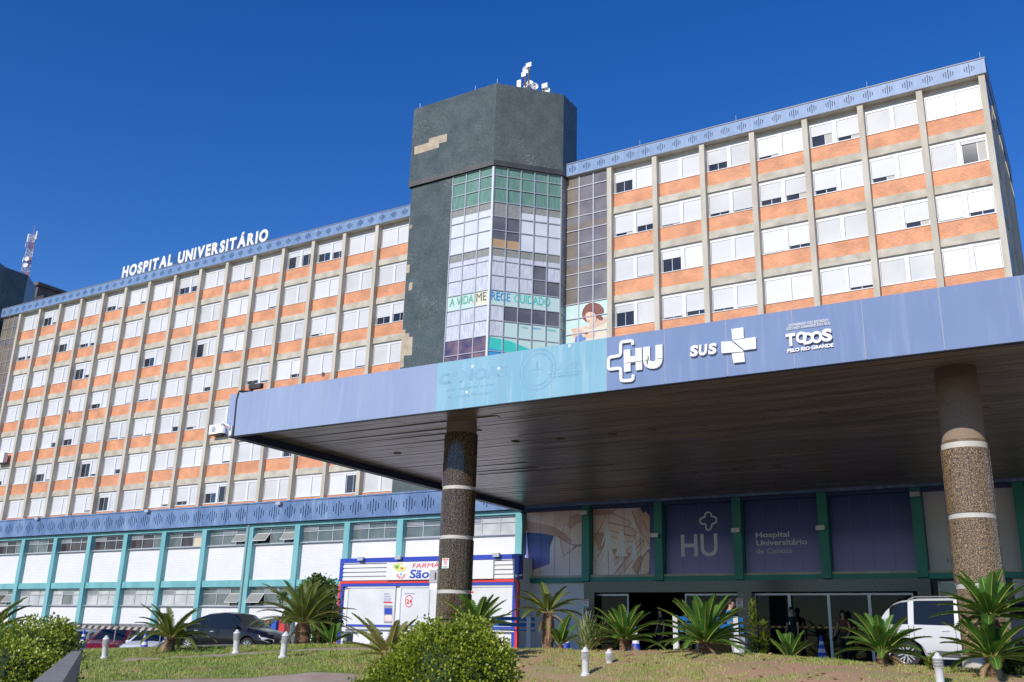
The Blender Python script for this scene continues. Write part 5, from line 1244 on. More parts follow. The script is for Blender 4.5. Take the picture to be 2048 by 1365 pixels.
    b = MB().box(L-cx_-.02, L-cx_+.03, -W*.26, W*.26, tn-.26, tn-.12).box(L-cx_-.06, L-cx_+.02, -W*.30, W*.30, .24, .42); b.build('grille', M['trim'], t_)
    b = MB().box(L-cx_+.03, L-cx_+.04, -.2, .2, .43, .53).box(-cx_-.02, -cx_-.0, -.2, .2, .5, .6); b.build('number_plate', M['white_sign'], t_)
    return t_
def paint(n, c, metal=0.0): return mat(n, c, .25, spec=.35, coat=.3, metal=metal)
SED = dict(L=4.35, W=1.70, hood=[(0,.98),(.1,1.03),(.6,1.06),(1.0,1.0),(3.1,.98),(3.4,.93),(4.0,.80),(4.25,.70),(4.35,.55)], belt=[(0,.86),(.6,.93),(3.0,.88),(4.0,.70),(4.35,.5)],
   roof=[(.55,1.04),(.95,1.28),(1.45,1.44),(2.1,1.485),(2.6,1.44),(3.35,.94)], win=((.95,1.28),(1.36,2.02),(2.10,2.98)), ws=(2.62,3.3), rw=(.6,1.2), wh=(.78,3.42), r=.305)
HAT = dict(L=3.95, W=1.66, hood=[(0,1.0),(.1,1.05),(.6,1.0),(2.9,.98),(3.2,.92),(3.7,.82),(3.9,.68),(3.95,.5)], belt=[(0,.88),(.6,.92),(2.8,.88),(3.7,.68),(3.95,.5)],
   roof=[(.12,1.05),(.45,1.38),(.9,1.47),(1.8,1.50),(2.2,1.46),(3.0,.94)], win=((.5,.95),(1.02,1.75),(1.83,2.6)), ws=(2.25,2.95), rw=(.15,.42), wh=(.66,3.12), r=.29)
VAN = dict(L=4.1, W=1.72, hood=[(0,.90),(.06,1.0),(.6,1.04),(2.9,1.04),(3.2,.98),(3.7,.88),(4.0,.72),(4.1,.5)], belt=[(0,.94),(.5,1.02),(2.8,.96),(3.8,.7),(4.1,.5)],
   roof=[(.06,1.04),(.22,1.32),(.42,1.52),(.62,1.60),(1.0,1.65),(1.9,1.66),(2.5,1.58),(3.4,1.0)], win=((.36,.80),(.93,1.83),(1.95,2.9)), ws=(2.55,3.3), rw=(.07,.34), wh=(.72,3.25), r=.32)
blk = paint('black_paint', (.008,.008,.010))
def yaw_from(p0, p1): d = p1-p0; return math.atan2(d.y, d.x)
c1, c2 = pd(363,1300,36.6), pd(573,1300,34.8); mid = (c1+c2)/2; mid = on_ground(mid)
car('sedan_car', 'black sedan parked side-on behind the left bollard lights', Vector((mid.x, mid.y, -.50)), yaw_from(c1, c2), blk, **SED)
c1, c2 = pd(1764,1320,22.9), pd(1985,1320,21.6); c1.z = c2.z = -.17; d = (c2-c1).normalized(); mid = c1+d*2.05
van = car('minivan', 'silver white minivan partly hidden behind the right granite column', Vector((mid.x, mid.y, -.17)), yaw_from(c1, c2), paint('silver_white_paint', (.60,.61,.63)), extra='van', **VAN); van.scale = (.96,.96,.93)
b = MB()
for sg in (1, -1): b.tube([(-1.25, sg*.58, 1.62), (-1.1, sg*.58, 1.68), (.1, sg*.58, 1.69), (.35, sg*.58, 1.62)], .014, 6)
b.build('roof_rail', M['rim'], van)
b = MB()
for sg in (-1, 1):
    y = sg*.864
    for (x0_, z0_, x1_, z1_) in ((-.7,.42,-.2,.34),(-.15,.44,.4,.36),(-.9,.36,.6,.30)): b.poly([(x0_,y,z0_),(x1_,y,z0_-.03),(x1_+.1,y,z1_-.04),(x0_+.15,y,z1_)], (0,sg,0), .003)
b.build('side_decal', mat('decal_grey', (.08,.08,.09), .5), van)
c_ = pd(232,1300,40); car('hatchback_car', 'dark red hatchback facing the lawn behind the striped tape', Vector((c_.x, c_.y, -1.12)), yaw_from(pd(300,1300,43), pd(195,1300,38.0)), paint('dark_red_paint', (.16,.008,.02)), **HAT)
c_ = pd(312,1300,38.5); car('hatchback_car', 'white hatchback facing the lawn beside the dark red one', Vector((c_.x, c_.y, -1.12)), yaw_from(pd(375,1300,41.5), pd(262,1300,36.5)), paint('white_paint', (.62,.64,.66)), **HAT)
c_ = pd(150,1300,42); car('hatchback_car', 'grey car mostly hidden by the hedge and the first cone', Vector((c_.x, c_.y, -1.25)), yaw_from(pd(200,1300,46), pd(100,1300,40)), paint('grey_paint', (.25,.27,.28)), **HAT)
c_ = pd(60,1290,43); car('hatchback_car', 'dark grey car behind the hedge at the left edge', Vector((c_.x, c_.y, -1.25)), yaw_from(pd(100,1300,47), pd(0,1300,41)), paint('dark_grey_paint', (.08,.09,.10)), **HAT)
c_ = pd(2110,1300,21.5); car('hatchback_car', 'dark blue car at the right edge behind the double palm', Vector((c_.x, c_.y, -.15)), yaw_from(pd(2040,1300,21), pd(2200,1300,23)), paint('dark_blue_paint', (.02,.04,.12)), **HAT)
# ================================================================ PEOPLE
SKIN = mat('skin', (.46,.27,.19), .6); HR = mat('dark_hair', (.03,.018,.012), .7); BLKC = mat('black_cloth', (.012,.012,.014), .9); NVY = mat('navy_cloth', (.012,.016,.03), .9)
BRN = mat('rust_brown_cloth', (.16,.055,.035), .9); BLU = mat('bright_blue_cloth', (.02,.22,.50), .8); SHO = mat('light_shoes', (.4,.4,.42), .7); JEAN = mat('dark_jeans', (.03,.045,.09), .9)
def person(p, rz, label, J, mats, hair='short', lanyard=None, scale=1.0):
    """J: joint positions; body grown as one skin over connected edges"""
    names_ = [n_ for n_ in J if n_ != 'face']; idx = {n_: i for i, n_ in enumerate(names_)}
    rad = dict(pelvis=(.15,.105), belly=(.135,.10), chest=(.165,.105), neck0=(.06,.06), neck=(.05,.052), head0=(.062,.078), head=(.076,.092), crown=(.055,.065), sh=(.06,.06), el=(.042,.042), wr=(.028,.03), palm=(.038,.02), hip=(.095,.095), kn=(.058,.06), an=(.038,.042), heel=(.04,.035), toe=(.038,.025))
    E_ = [('pelvis','belly'),('belly','chest'),('chest','neck0'),('neck0','neck'),('neck','head0'),('head0','head'),('head','crown')]
    for s_ in 'LR': E_ += [('chest','sh'+s_),('sh'+s_,'el'+s_),('el'+s_,'wr'+s_),('wr'+s_,'palm'+s_),('pelvis','hip'+s_),('hip'+s_,'kn'+s_),('kn'+s_,'an'+s_),('an'+s_,'heel'+s_),('heel'+s_,'toe'+s_)]
    vs = [Vector(J[n_]) for n_ in names_]; rads = [rad.get(n_, rad.get(n_[:-1])) for n_ in names_]; ed = [(idx[a], idx[c]) for a, c in E_]
    for s_ in 'LR':   # fingers
        w_, pm = Vector(J['wr'+s_]), Vector(J['palm'+s_]); d = (pm-w_).normalized(); sd = Vector((0,1,0)) if abs(d.y) < .7 else Vector((1,0,0)); sd = (sd-d*sd.dot(d)).normalized(); cr_ = d.cross(sd)
        for k, (o_, ln) in enumerate(((-.03,.065),(-.011,.075),(.009,.07),(.028,.055))):
            vs.append(pm+sd*o_+d*.035); rads.append((.0095,.0095)); a = len(vs)-1; ed.append((idx['palm'+s_], a)); vs.append(pm+sd*o_+d*(.035+ln)+cr_*.015); rads.append((.0085,.0085)); ed.append((a, a+1))
        vs.append(w_+(pm-w_)*.5-sd*.045); rads.append((.011,.011)); ed.append((idx['palm'+s_], len(vs)-1)); vs.append(w_+(pm-w_)*1.1-sd*.062); rads.append((.009,.009)); ed.append((len(vs)-2, len(vs)-1))
    me = bpy.data.meshes.new('body'); me.from_pydata(vs, ed, []); o_ = bpy.data.objects.new('tmp', me); col.objects.link(o_)
    sk_ = o_.modifiers.new('s', 'SKIN'); sk_.use_smooth_shade = True; sv = me.skin_vertices[0].data
    for i, r_ in enumerate(rads): sv[i].radius = r_
    sv[idx['pelvis']].use_root = True
    sb = o_.modifiers.new('ss', 'SUBSURF'); sb.levels = 1; sb.render_levels = 1
    dg = bpy.context.evaluated_depsgraph_get(); m2 = bpy.data.meshes.new_from_object(o_.evaluated_get(dg)); bpy.data.objects.remove(o_)
    m2.materials.clear()
    for q in ('skin','top','legs','shoes'): m2.materials.append(mats[q])
    top_n = mats['top_n']; 
    for f in m2.polygons:
        c = f.center; best = None; bd = 99
        for a, q in E_:
            A, Bq = Vector(J[a]), Vector(J[q]); ab = Bq-A; t = max(0, min(1, (c-A).dot(ab)/ab.length_squared)); dd = (c-(A+ab*t)).length-sum(rad.get(a, rad.get(a[:-1])))*.5*(1-t)-sum(rad.get(q, rad.get(q[:-1])))*.5*t
            if dd < bd: bd = dd; best = (a, q, t)
        a, q, t = best; mi = 0
        if a in ('pelvis',) and q == 'belly': mi = 1 if t > .3 else 2
        elif a in ('belly',) or (a == 'chest' and q != 'neck0') or (a == 'chest' and t < .8): mi = 1
        elif a.startswith('sh'): mi = 1 if t < top_n else 0
        elif a.startswith('hip') or a == 'pelvis': mi = 2
        elif a.startswith('kn'): mi = 2
        elif a.startswith('an') or a.startswith('heel'): mi = 3
        f.material_index = mi
    ob = bpy.data.objects.new('person', m2); col.objects.link(ob); ob.location = p; ob.rotation_euler = (0,0,rz); ob.scale = (scale,)*3; tag(ob, label, 'person')
    hd = Vector(J['head']); fwd = (Vector(J['face'])-hd).normalized() if 'face' in J else Vector((0,-1,0)); sd = Vector((0,0,1)).cross(fwd).normalized()
    b = MB(); rows = 7; nn = 14     # hair: cap over the skull
    for i in range(rows+1):
        th = math.pi*.58*i/rows
        for k in range(nn):
            a = 2*math.pi*k/nn; dirv = sd*math.cos(a)*math.sin(th)+(-fwd)*math.sin(a)*math.sin(th)+Vector((0,0,1))*math.cos(th)
            if math.sin(a) < -.2 and i > 3: dirv = dirv*.72
            b.v.append(tuple(hd+Vector((0,0,.015))+Vector((dirv.x*.098, dirv.y*.098, dirv.z*.125))))
    for i in range(rows):
        for k in range(nn):
            a = 2*math.pi*(k+.5)/nn
            if math.sin(a) < -.2 and i >= 3: continue
            b.f.append((i*nn+k, i*nn+(k+1) % nn, (i+1)*nn+(k+1) % nn, (i+1)*nn+k)); b.m.append(0)
    if hair == 'long':
        b.tube([hd-fwd*.07+Vector((0,0,.02)), hd-fwd*.09-Vector((0,0,.12)), hd-fwd*.08-Vector((0,0,.26)), hd-fwd*.07-Vector((0,0,.36))], [.07,.075,.06,.02], 8)
        for sg in (-1, 1): b.tube([hd+sd*sg*.075+Vector((0,0,.03)), hd+sd*sg*.085-Vector((0,0,.1)), hd+sd*sg*.075-Vector((0,0,.24))], [.03,.035,.015], 6)
    b.build('hair', mats['hair'], ob, smooth=True)
    b = MB()
    for sg in (-1, 1): b.lathe([(.002,-.01),(.011,0),(.002,.01)], hd+fwd*.083+sd*sg*.03+Vector((0,0,.0)), 8, 0)
    b.obox(hd+fwd*.078-sd*.022-Vector((0,0,.062)), sd*.044, fwd*.012, (0,0,.008), 1)
    for sg in (-1, 1): b.obox(hd+fwd*.08+sd*(sg*.03-.016)+Vector((0,0,.018)), sd*.032, fwd*.012, (0,0,.006), 2)
    b.poly([hd+fwd*.08-sd*.012-Vector((0,0,.03)), hd+fwd*.08+sd*.012-Vector((0,0,.03)), hd+fwd*.105-Vector((0,0,.03)), ], (0,0,1), .004, 3)
    b.poly([hd+fwd*.082-sd*.012-Vector((0,0,.032)), hd+fwd*.108-Vector((0,0,.03)), hd+fwd*.078+Vector((0,0,.008))], sd, .012, 3)
    b.build('face', [BLKC, mat('lips', (.35,.12,.10), .5), mats['hair'], mats['skin']], ob)
    if lanyard:
        b = MB(); ch = Vector(J['chest']); b.ribbon([ch+Vector((-.06,-.1,.14)), ch+Vector((0,-.118,-.06)), ch+Vector((.06,-.1,.14))], .014, (0,-1,0), .004); b.box(ch.x-.03, ch.x+.03, ch.y-.124, ch.y-.12, ch.z-.15, ch.z-.06, 1)
        b.build('lanyard', [BLU, M['white_sign']], ob)
    return ob
def stand(arm=0.0, lean=0.0):
    return {'pelvis':(0,0,.96),'belly':(0,0,1.10),'chest':(0,.01,1.33),'neck0':(0,.015,1.48),'neck':(0,.01,1.53),'head0':(0,-.01,1.585),'head':(0,-.012,1.65),'crown':(0,-.005,1.705),
      'shL':(.19,.01,1.41),'elL':(.25,.03,1.13),'wrL':(.27,-.02,.88),'palmL':(.27,-.035,.80),'shR':(-.19,.01,1.41),'elR':(-.25-arm*.07,.03,1.14),'wrR':(-.28-arm*.14,-.02,.90),'palmR':(-.29-arm*.17,-.035,.82),
      'hipL':(.10,0,.90),'knL':(.11,-.01,.50),'anL':(.12,.02,.09),'heelL':(.12,.01,.045),'toeL':(.14,-.15,.035),'hipR':(-.10,0,.90),'knR':(-.12,-.01,.50),'anR':(-.13,.02,.09),'heelR':(-.13,.01,.045),'toeR':(-.15,-.15,.035),'face':(0,-1,1.68)}
mt = lambda top, legs, n_=.5, shoes=BLKC, hair=HR, skin=SKIN: dict(skin=skin, top=top, legs=legs, shoes=shoes, hair=hair, top_n=n_)
p_ = pw(1588,1320,YP-.2); person(Vector((p_.x, p_.y, -.13)), R(-28), 'man in a black T-shirt and trousers with a blue lanyard before the glass doors', stand(), mt(BLKC, BLKC, .6), 'short', True, 1.03)
Jw = stand(1.0); Jw['wrL'] = (.24,-.1,.92); Jw['palmL'] = (.22,-.14,.86); Jw['face'] = (.3,-1,1.75)
p_ = pw(1692,1320,YP-.2); person(Vector((p_.x, p_.y, -.13)), R(-24), 'woman with long dark hair, rust brown top and dark trousers before the glass doors', Jw, mt(BRN, NVY, .25, SHO), 'long', None, .97)
seat = {'pelvis':(0,0,.56),'belly':(0,.02,.70),'chest':(0,.03,.93),'neck0':(0,.02,1.08),'neck':(0,.0,1.13),'head0':(0,-.03,1.185),'head':(0,-.035,1.25),'crown':(0,-.03,1.305),
  'shL':(.19,.03,1.01),'elL':(.26,-.02,.76),'wrL':(.2,-.22,.66),'palmL':(.17,-.29,.65),'shR':(-.19,.03,1.01),'elR':(-.27,.0,.75),'wrR':(-.2,-.2,.66),'palmR':(-.16,-.27,.65),
  'hipL':(.1,-.04,.55),'knL':(.14,-.42,.54),'anL':(.14,-.40,.1),'heelL':(.14,-.38,.05),'toeL':(.15,-.54,.04),'hipR':(-.1,-.04,.55),'knR':(-.14,-.42,.54),'anR':(-.14,-.40,.1),'heelR':(-.14,-.38,.05),'toeR':(-.15,-.54,.04),'face':(0,-1,1.2)}
p_ = pd(1464,1304,24.6); person(p_, R(105), 'person in a bright blue top sitting on the bench behind the widest palm', seat, mt(BLU, JEAN, .5), 'short', None, .95)
p_ = pw(1322,1312,YP-1.6); person(Vector((p_.x, p_.y, -.13)), R(-40), 'person in dark clothes standing in the shade in front of the left opening', stand(.6), mt(BLKC, NVY, .3), 'short', None, .95)
# ================================================================ PLANTS
def leafmat(n, c, c2, rough=.45, sc_=3, tr=.25):
    m_ = mat(n, c, rough, c2, sc_); b = m_.node_tree.nodes['Principled BSDF']
    b.inputs['Subsurface Weight'].default_value = 0
    t = m_.node_tree; tl = t.nodes.new('ShaderNodeBsdfTranslucent'); mx = t.nodes.new('ShaderNodeMixShader'); mx.inputs[0].default_value = tr
    tl.inputs[0].default_value = (c2[0]*1.3, c2[1]*1.3, c2[2]*.8, 1); out = t.nodes['Material Output']
    t.links.new(b.outputs[0], mx.inputs[1]); t.links.new(tl.outputs[0], mx.inputs[2]); t.links.new(mx.outputs[0], out.inputs[0]); return m_
FR = leafmat('frond_green', (.05,.15,.022), (.115,.24,.04), .42)
FRY = leafmat('frond_yellowing', (.17,.19,.05), (.30,.27,.09), .45)
FRO = leafmat('frond_olive', (.085,.14,.025), (.18,.21,.05), .38)
RAC = mat('frond_rib', (.36,.36,.07), .5); TRK = mat('palm_trunk', (.12,.065,.035), .95, (.26,.16,.09), 14, bump=.8, bscale=20)
CONE_ = mat('palm_cone', (.42,.30,.15), .9, (.30,.20,.10), 25, bump=.6)
def frond(mb, o, az, el, L, droop, seed, lw=.17, npair=30, wl=.02, curl=.0):
    rr = random.Random(seed); N = 12; p = Vector(o); pts = [p.copy()]; e = el; dirs = []
    az2 = az
    for i in range(N):
        t = i/N; d = Vector((math.cos(az2)*math.cos(e), math.sin(az2)*math.cos(e), math.sin(e))); dirs.append(d); p = p+d*(L/N); pts.append(p.copy()); e -= droop/N*(.5+t*1.2); az2 += curl/N
    dirs.append(dirs[-1]); mb.tube(pts, [.010*(1-.75*i/N)+.003 for i in range(N+1)], 4, 1)
    for j in range(npair):
        t = .12+.88*(j+.5)/npair; f = t*N; i = min(int(f), N-1); k = f-i; c = pts[i].lerp(pts[i+1], k); d = dirs[i].lerp(dirs[i+1], k).normalized()
        side = d.cross(Vector((0,0,1))); side = side.normalized() if side.length > .05 else Vector((math.sin(az), -math.cos(az), 0)); up = side.cross(d).normalized()
        ll = lw*(math.sin(math.pi*min(1, .18+t*.78))**.6)*rr.uniform(.9, 1.08)
        if t > .93: ll *= .75
        for sg in (-1, 1):
            ld = (side*sg*.78+up*.38+d*(.45+.45*t)+Vector((rr.uniform(-.05,.05), rr.uniform(-.05,.05), rr.uniform(-.06,.04)))).normalized()
            wv_ = d*wl; m1 = c+ld*ll*.55+wv_*.4; tip = c+ld*ll-Vector((0,0,ll*.10))
            n = len(mb.v); mb.v += [tuple(c-wv_*.5), tuple(c+wv_*.5), tuple(m1+wv_*.45), tuple(m1-wv_*.45), tuple(tip)]
            mb.f += [(n, n+1, n+2, n+3), (n+3, n+2, n+4)]; mb.m += [0, 0]
def cycad(p, label, nf=26, L=1.0, th=.35, tr=.16, seed=1, el=(15,75), droop=.9, mt=None, lw=.185, heads=None, skirt=True, cone=False, npair=42, azs=None, wl=.030):
    t_ = thing('sago_palm', label, 'palm', p, 0, 'sago palms on the bank in front of the entrance', False); rr = random.Random(seed)
    for (hx, hy, hz, sc_, tth) in (heads or [(0,0,0,1,th)]):
        b = MB(); prof = []; n_ = 9
        for i in range(n_+1):
            z = hz-.15+(tth+.15)*i/n_; prof.append((tr*sc_*(1+.14*math.sin(i*2.3)+rr.uniform(-.06,.06))*(1.0 if i < n_ else .55), z))
        b.lathe(prof, (hx, hy, 0), 14)
        for i in range(70):       # leaf bases
            a = rr.uniform(0, 6.28); z = hz+rr.uniform(-.05, tth); r_ = tr*sc_; c = Vector((hx+r_*.9*math.cos(a), hy+r_*.9*math.sin(a), z)); o_ = Vector((math.cos(a), math.sin(a), .5)).normalized(); s_ = Vector((-math.sin(a), math.cos(a), 0))
            b.add([c-s_*.02, c+s_*.02, c+o_*rr.uniform(.05,.10)*sc_+Vector((0,0,.02))], [(0,1,2)])
        b.build('trunk', TRK, t_, smooth=False, fixn=False)
        cr = MB(); top = Vector((hx, hy, hz+tth-.03))
        for i in range(nf):
            k = i/nf; a = (azs[i % len(azs)]+rr.uniform(-.15,.15)) if azs else i*2.399963+rr.uniform(-.2,.2); e = R(el[0]+(el[1]-el[0])*k+rr.uniform(-6,6))
            frond(cr, top+Vector((math.cos(a), math.sin(a), 0))*tr*.3, a, e, L*sc_*rr.uniform(.86,1.08)*(1 if k < .8 else .9), droop*(1.1-k*.5)*rr.uniform(.8,1.2), seed*100+i, lw*sc_, npair, wl*sc_)
        cr.build('crown', [mt or FR, RAC], t_, fixn=False)
        dd_ = MB()
        for i in range(4): frond(dd_, top-Vector((0,0,.05)), rr.uniform(0, 6.28), R(rr.uniform(-35,0)), L*sc_*rr.uniform(.45,.75), 1.2, seed*991+i, lw*sc_*.6, 20, .02)
        dd_.build('dead_fronds', [M['deadfrond'], M['deadfrond']], t_, fixn=False)
        if cone: b = MB().lathe([(.05,tth-.05),(.13,tth+.03),(.155,tth+.14),(.13,tth+.25),(.07,tth+.32),(.01,tth+.34)], (hx, hy, hz), 16); b.build('seed_cone', CONE_, t_, smooth=True)
    return t_
def gp_(x, y, w_): p = pd(x, y, w_); g_ = on_ground(p); return Vector((p.x, p.y, min(p.z+.05, max(g_.z, p.z-.25)))) if abs(g_.z-p.z) > .25 else g_
M['deadfrond'] = mat('dead_frond', (.30,.19,.09), .8, (.42,.30,.16), 4)
cycad(gp_(1250,1297,23.5), 'green sago palm with short trunk left of the dark doorway, beside a cone', 30, 1.0, .26, .13, 11, (8,80), .75)
cycad(gp_(1410,1306,21.5), 'widest low sago palm with spreading fronds in front of the bench', 40, 1.28, .24, .14, 12, (2,78), .75)
cycad(gp_(1578,1313,22.0), 'smallest sago palm with few upright fronds beside the flowerbed shrub', 11, .68, .07, .07, 13, (35,82), .25, npair=24)
cycad(gp_(1768,1330,19.0), 'sago palm on a short trunk in front of the silver minivan tail', 26, .98, .26, .12, 14, (4,78), .7)
cycad(gp_(1988,1345,16.5), 'double-headed sago palm, one crown above the other, before the right granite column', 28, .90, .34, .13, 15, (0,78), .65, heads=[(0,0,0,1,.34),(.03,.12,.40,1.0,.62)])
cycad(gp_(1095,1298,25.0), 'tall ragged sago palm between the blue bench and the striped grass plant', 15, 1.1, .95, .16, 16, (5,70), 1.0, FRO)
q_ = cycad(gp_(1120,1300,24.6), 'small sago palm pup at the foot of the tall ragged one', 7, .85, .12, .08, 17, (30,80), .5)
cycad(gp_(603,1283,31.0), 'big olive green sago palm with thick trunk right of the black car', 44, 1.75, .72, .26, 18, (8,82), .95, FRO, lw=.26, npair=38)
cycad(gp_(662,1290,29.0), 'small sago palm pup at the foot of the big olive green one', 8, .75, .08, .08, 19, (25,75), .35, FR)
cycad(gp_(776,1312,21.5), 'yellowing sago palm with a brown seed cone left of the round shrub', 22, 1.25, .28, .13, 20, (8,62), .45, FRY, cone=True)
cycad(gp_(338,1301,27.0), 'arching olive sago palm in front of the tail of the black car', 26, 1.3, .38, .14, 21, (10,68), 1.0, FRO)
cycad(pd(950,1300,22.5)+Vector((0,0,.05)), 'dark sago palm showing only frond tips above the round shrub', 22, 1.0, .45, .13, 22, (15,75), .5, FR)
cycad(pd(-28,1290,24)+Vector((0,0,-.2)), 'sago palm at the left edge, its fronds reaching over the hedge', 24, 1.25, .50, .15, 23, (10,70), .8, FRO)
# ---- leafy shrubs
LG = [leafmat('box_leaf_bright', (.30,.36,.025), (.42,.46,.05), .4, 4), leafmat('box_leaf_mid', (.18,.26,.02), (.28,.34,.035), .4, 4), leafmat('box_leaf_dark', (.08,.14,.012), (.13,.19,.02), .45, 4)]
def shrub(name, label, cat, blobs, nleaf, ls, mats_, seed, core=(.025,.05,.01), group=None, upright=.3, sprig=0):
    """blobs: (center, radii) in world metres; leaves fill the outer shell"""
    c0 = Vector(blobs[0][0]); t_ = thing(name, label, cat, Vector((c0.x, c0.y, c0.z-blobs[0][1][2])), 0, group); rr = np.random.RandomState(seed); V = []; F = []; MI = []
    cr = MB(); vol = [b_[1][0]*b_[1][1]+b_[1][0]*b_[1][2] for b_ in blobs]; tot = sum(vol)
    for (c, r_), vv in zip(blobs, vol):
        c = np.array(c); r_ = np.array(r_); n = int(nleaf*vv/tot); d = rr.normal(size=(n,3)); d /= np.linalg.norm(d, axis=1)[:,None]
        bump_ = np.array([noise.noise(Vector(q*3.1)+Vector(c))*.26+noise.noise(Vector(q*7.3)+Vector(c))*.20 for q in d])
        rad = (1+bump_)*(1-.30*rr.rand(n)**2.0)
        if sprig: rad += (rr.rand(n) < .1)*rr.rand(n)*sprig
        P = c+d*r_*rad[:,None]
        out = d+rr.normal(size=(n,3))*.55+np.array([0,0,upright]); out /= np.linalg.norm(out, axis=1)[:,None]
        s_ = np.cross(out, rr.normal(size=(n,3))); s_ /= np.linalg.norm(s_, axis=1)[:,None]; sz = ls*(.7+.6*rr.rand(n))[:,None]
        a = P-s_*sz*.30; b = P+out*sz*.5-s_*sz*.42+0; e = P+out*sz; f = P+out*sz*.5+s_*sz*.42; nn_ = np.cross(out, s_)*sz*.12
        base = len(V)*1; q4 = np.stack([P, P+out*sz*.5-s_*sz*.36+nn_, e, P+out*sz*.5+s_*sz*.36+nn_], 1).reshape(-1,3); V.append(q4)
        k = rr.rand(n); MI.append(np.where(k < .42, 0, np.where(k < .8, 1, 2)))
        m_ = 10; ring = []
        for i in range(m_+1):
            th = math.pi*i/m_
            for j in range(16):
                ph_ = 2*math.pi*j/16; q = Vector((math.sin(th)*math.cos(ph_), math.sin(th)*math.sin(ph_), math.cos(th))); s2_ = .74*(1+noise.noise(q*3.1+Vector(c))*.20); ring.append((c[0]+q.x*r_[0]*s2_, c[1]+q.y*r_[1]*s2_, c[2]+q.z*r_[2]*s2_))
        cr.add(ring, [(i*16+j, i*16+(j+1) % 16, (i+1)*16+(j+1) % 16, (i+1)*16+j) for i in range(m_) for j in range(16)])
    V = np.concatenate(V); MI = np.concatenate(MI); n = len(MI); me = bpy.data.meshes.new('foliage'); me.vertices.add(n*4); me.vertices.foreach_set('co', V.ravel()); me.loops.add(n*4); me.loops.foreach_set('vertex_index', np.arange(n*4)); me.polygons.add(n)
    me.polygons.foreach_set('loop_start', np.arange(0, n*4, 4)); me.polygons.foreach_set('loop_total', np.full(n, 4)); me.polygons.foreach_set('material_index', MI.astype(int))
    for mm in mats_: me.materials.append(mm)
    me.update(); o = bpy.data.objects.new('foliage', me); col.objects.link(o); o.parent = t_; o.location = -t_.location
    cr.build('dark_core', mat('shrub_inside', core, .9), t_, smooth=True)  # added solid dark cores that block the view through the leaves
    return t_
# round clipped shrub in the foreground (several lobes)
def bl(x, y, w_, rx, ry, rz): p = pd(x, y, w_); return ((p.x, p.y, p.z), (rx, ry, rz))
W0 = 9.0; px_ = W0/FPX
shrub('round_shrub', 'big rounded light green box shrub in the foreground before the left granite column', 'shrub',
   [bl(895,1372,W0,128*px_,128*px_,128*px_), bl(960,1345,W0-.1,72*px_,80*px_,72*px_), bl(868,1320,W0+.1,66*px_,70*px_,62*px_), bl(800,1375,W0-.1,60*px_,70*px_,62*px_), bl(938,1292,W0+.1,54*px_,60*px_,50*px_), bl(765,1420,W0-.2,80*px_,70*px_,70*px_), bl(900,1480,W0,150*px_,140*px_,140*px_)], 46000, .033, LG, 5, sprig=.10)
W1 = 8.0; px_ = W1/FPX
shrub('box_hedge', 'clipped light green box hedge on the left along the low stone wall', 'hedge',
   [bl(95,1300,W1+.7,62*px_,70*px_,66*px_), bl(40,1320,W1,80*px_,90*px_,78*px_), bl(60,1380,W1-.5,72*px_,80*px_,72*px_), bl(0,1370,W1-.9,90*px_,90*px_,82*px_), bl(-60,1330,W1-.4,80*px_,90*px_,70*px_), bl(20,1450,W1-.9,120*px_,110*px_,120*px_), bl(70,1530,W1,150*px_,140*px_,150*px_), bl(-50,1520,W1-.5,170*px_,140*px_,170*px_), bl(118,1282,W1+.9,38*px_,40*px_,44*px_)], 60000, .026, LG, 6, sprig=.06)
st = thing('stone_wall', 'low dark stone wall with a sloping line of shade beside the left hedge', 'wall', (0,0,0))
Zt = -.125
pA, pB, pC, pD = pz(166,1298,Zt), pz(120,1372,Zt), pz(56,1372,Zt), pz(150,1297,Zt)
b = MB(); lo_ = -1.6
vs = [pA, pB, pC, pD]; vs2 = [Vector((v.x, v.y, lo_)) for v in vs]
b.add([*vs, *vs2], [(0,1,2,3),(0,4,5,1),(1,5,6,2),(2,6,7,3),(3,7,4,0)]); b.build('wall_body', mat('stone_dark', (.22,.205,.17), .7, (.30,.28,.24), 12, bump=.3), st)
# other planting
YG = [leafmat('golden_leaf', (.30,.36,.03), (.42,.46,.06), .5, 3), leafmat('golden_leaf_mid', (.18,.27,.03), (.27,.34,.05), .5, 3), LG[1]]
p_ = pd(512,1262,40); shrub('golden_shrub', 'small yellow-green shrub above the bonnet of the black car', 'shrub', [((p_.x, p_.y, -.1),(.75,.6,.85)), ((p_.x-.3, p_.y, -.4),(.8,.6,.7))], 2600, .12, YG, 8, sprig=.15)
TG_ = [leafmat('tree_leaf', (.06,.13,.02), (.12,.20,.03), .45, 3), leafmat('tree_leaf_mid', (.09,.17,.03), (.16,.24,.05), .45, 3), leafmat('tree_leaf_dark', (.03,.07,.012), (.06,.11,.02), .45, 3)]
c_ = lambda x, y, w_=33: pd(x, y, w_)
def B3(x, y, r_, w_=33.5): p = c_(x, y, w_); return ((p.x, p.y, p.z), (r_, r_*.8, r_))
tt = shrub('small_tree', 'small leafy tree between the big olive sago palm and the pharmacy', 'tree', [B3(640,1225,.62), B3(622,1188,.45), B3(650,1182,.40), B3(632,1162,.22), B3(606,1205,.28), B3(655,1250,.5), B3(640,1275,.42), B3(578,1235,.22), B3(566,1195,.14)], 5200, .10, TG_, 9, sprig=.55)
g_ = on_ground(c_(636,1295)); MB().tube([(g_.x,g_.y,g_.z-.1), c_(638,1250), c_(634,1200), c_(630,1165)], [.07,.05,.035,.015], 7).build('trunk', TRK, tt)
for o in [x for x in tt.children if x.name.startswith('trunk')]: o.location = -tt.location
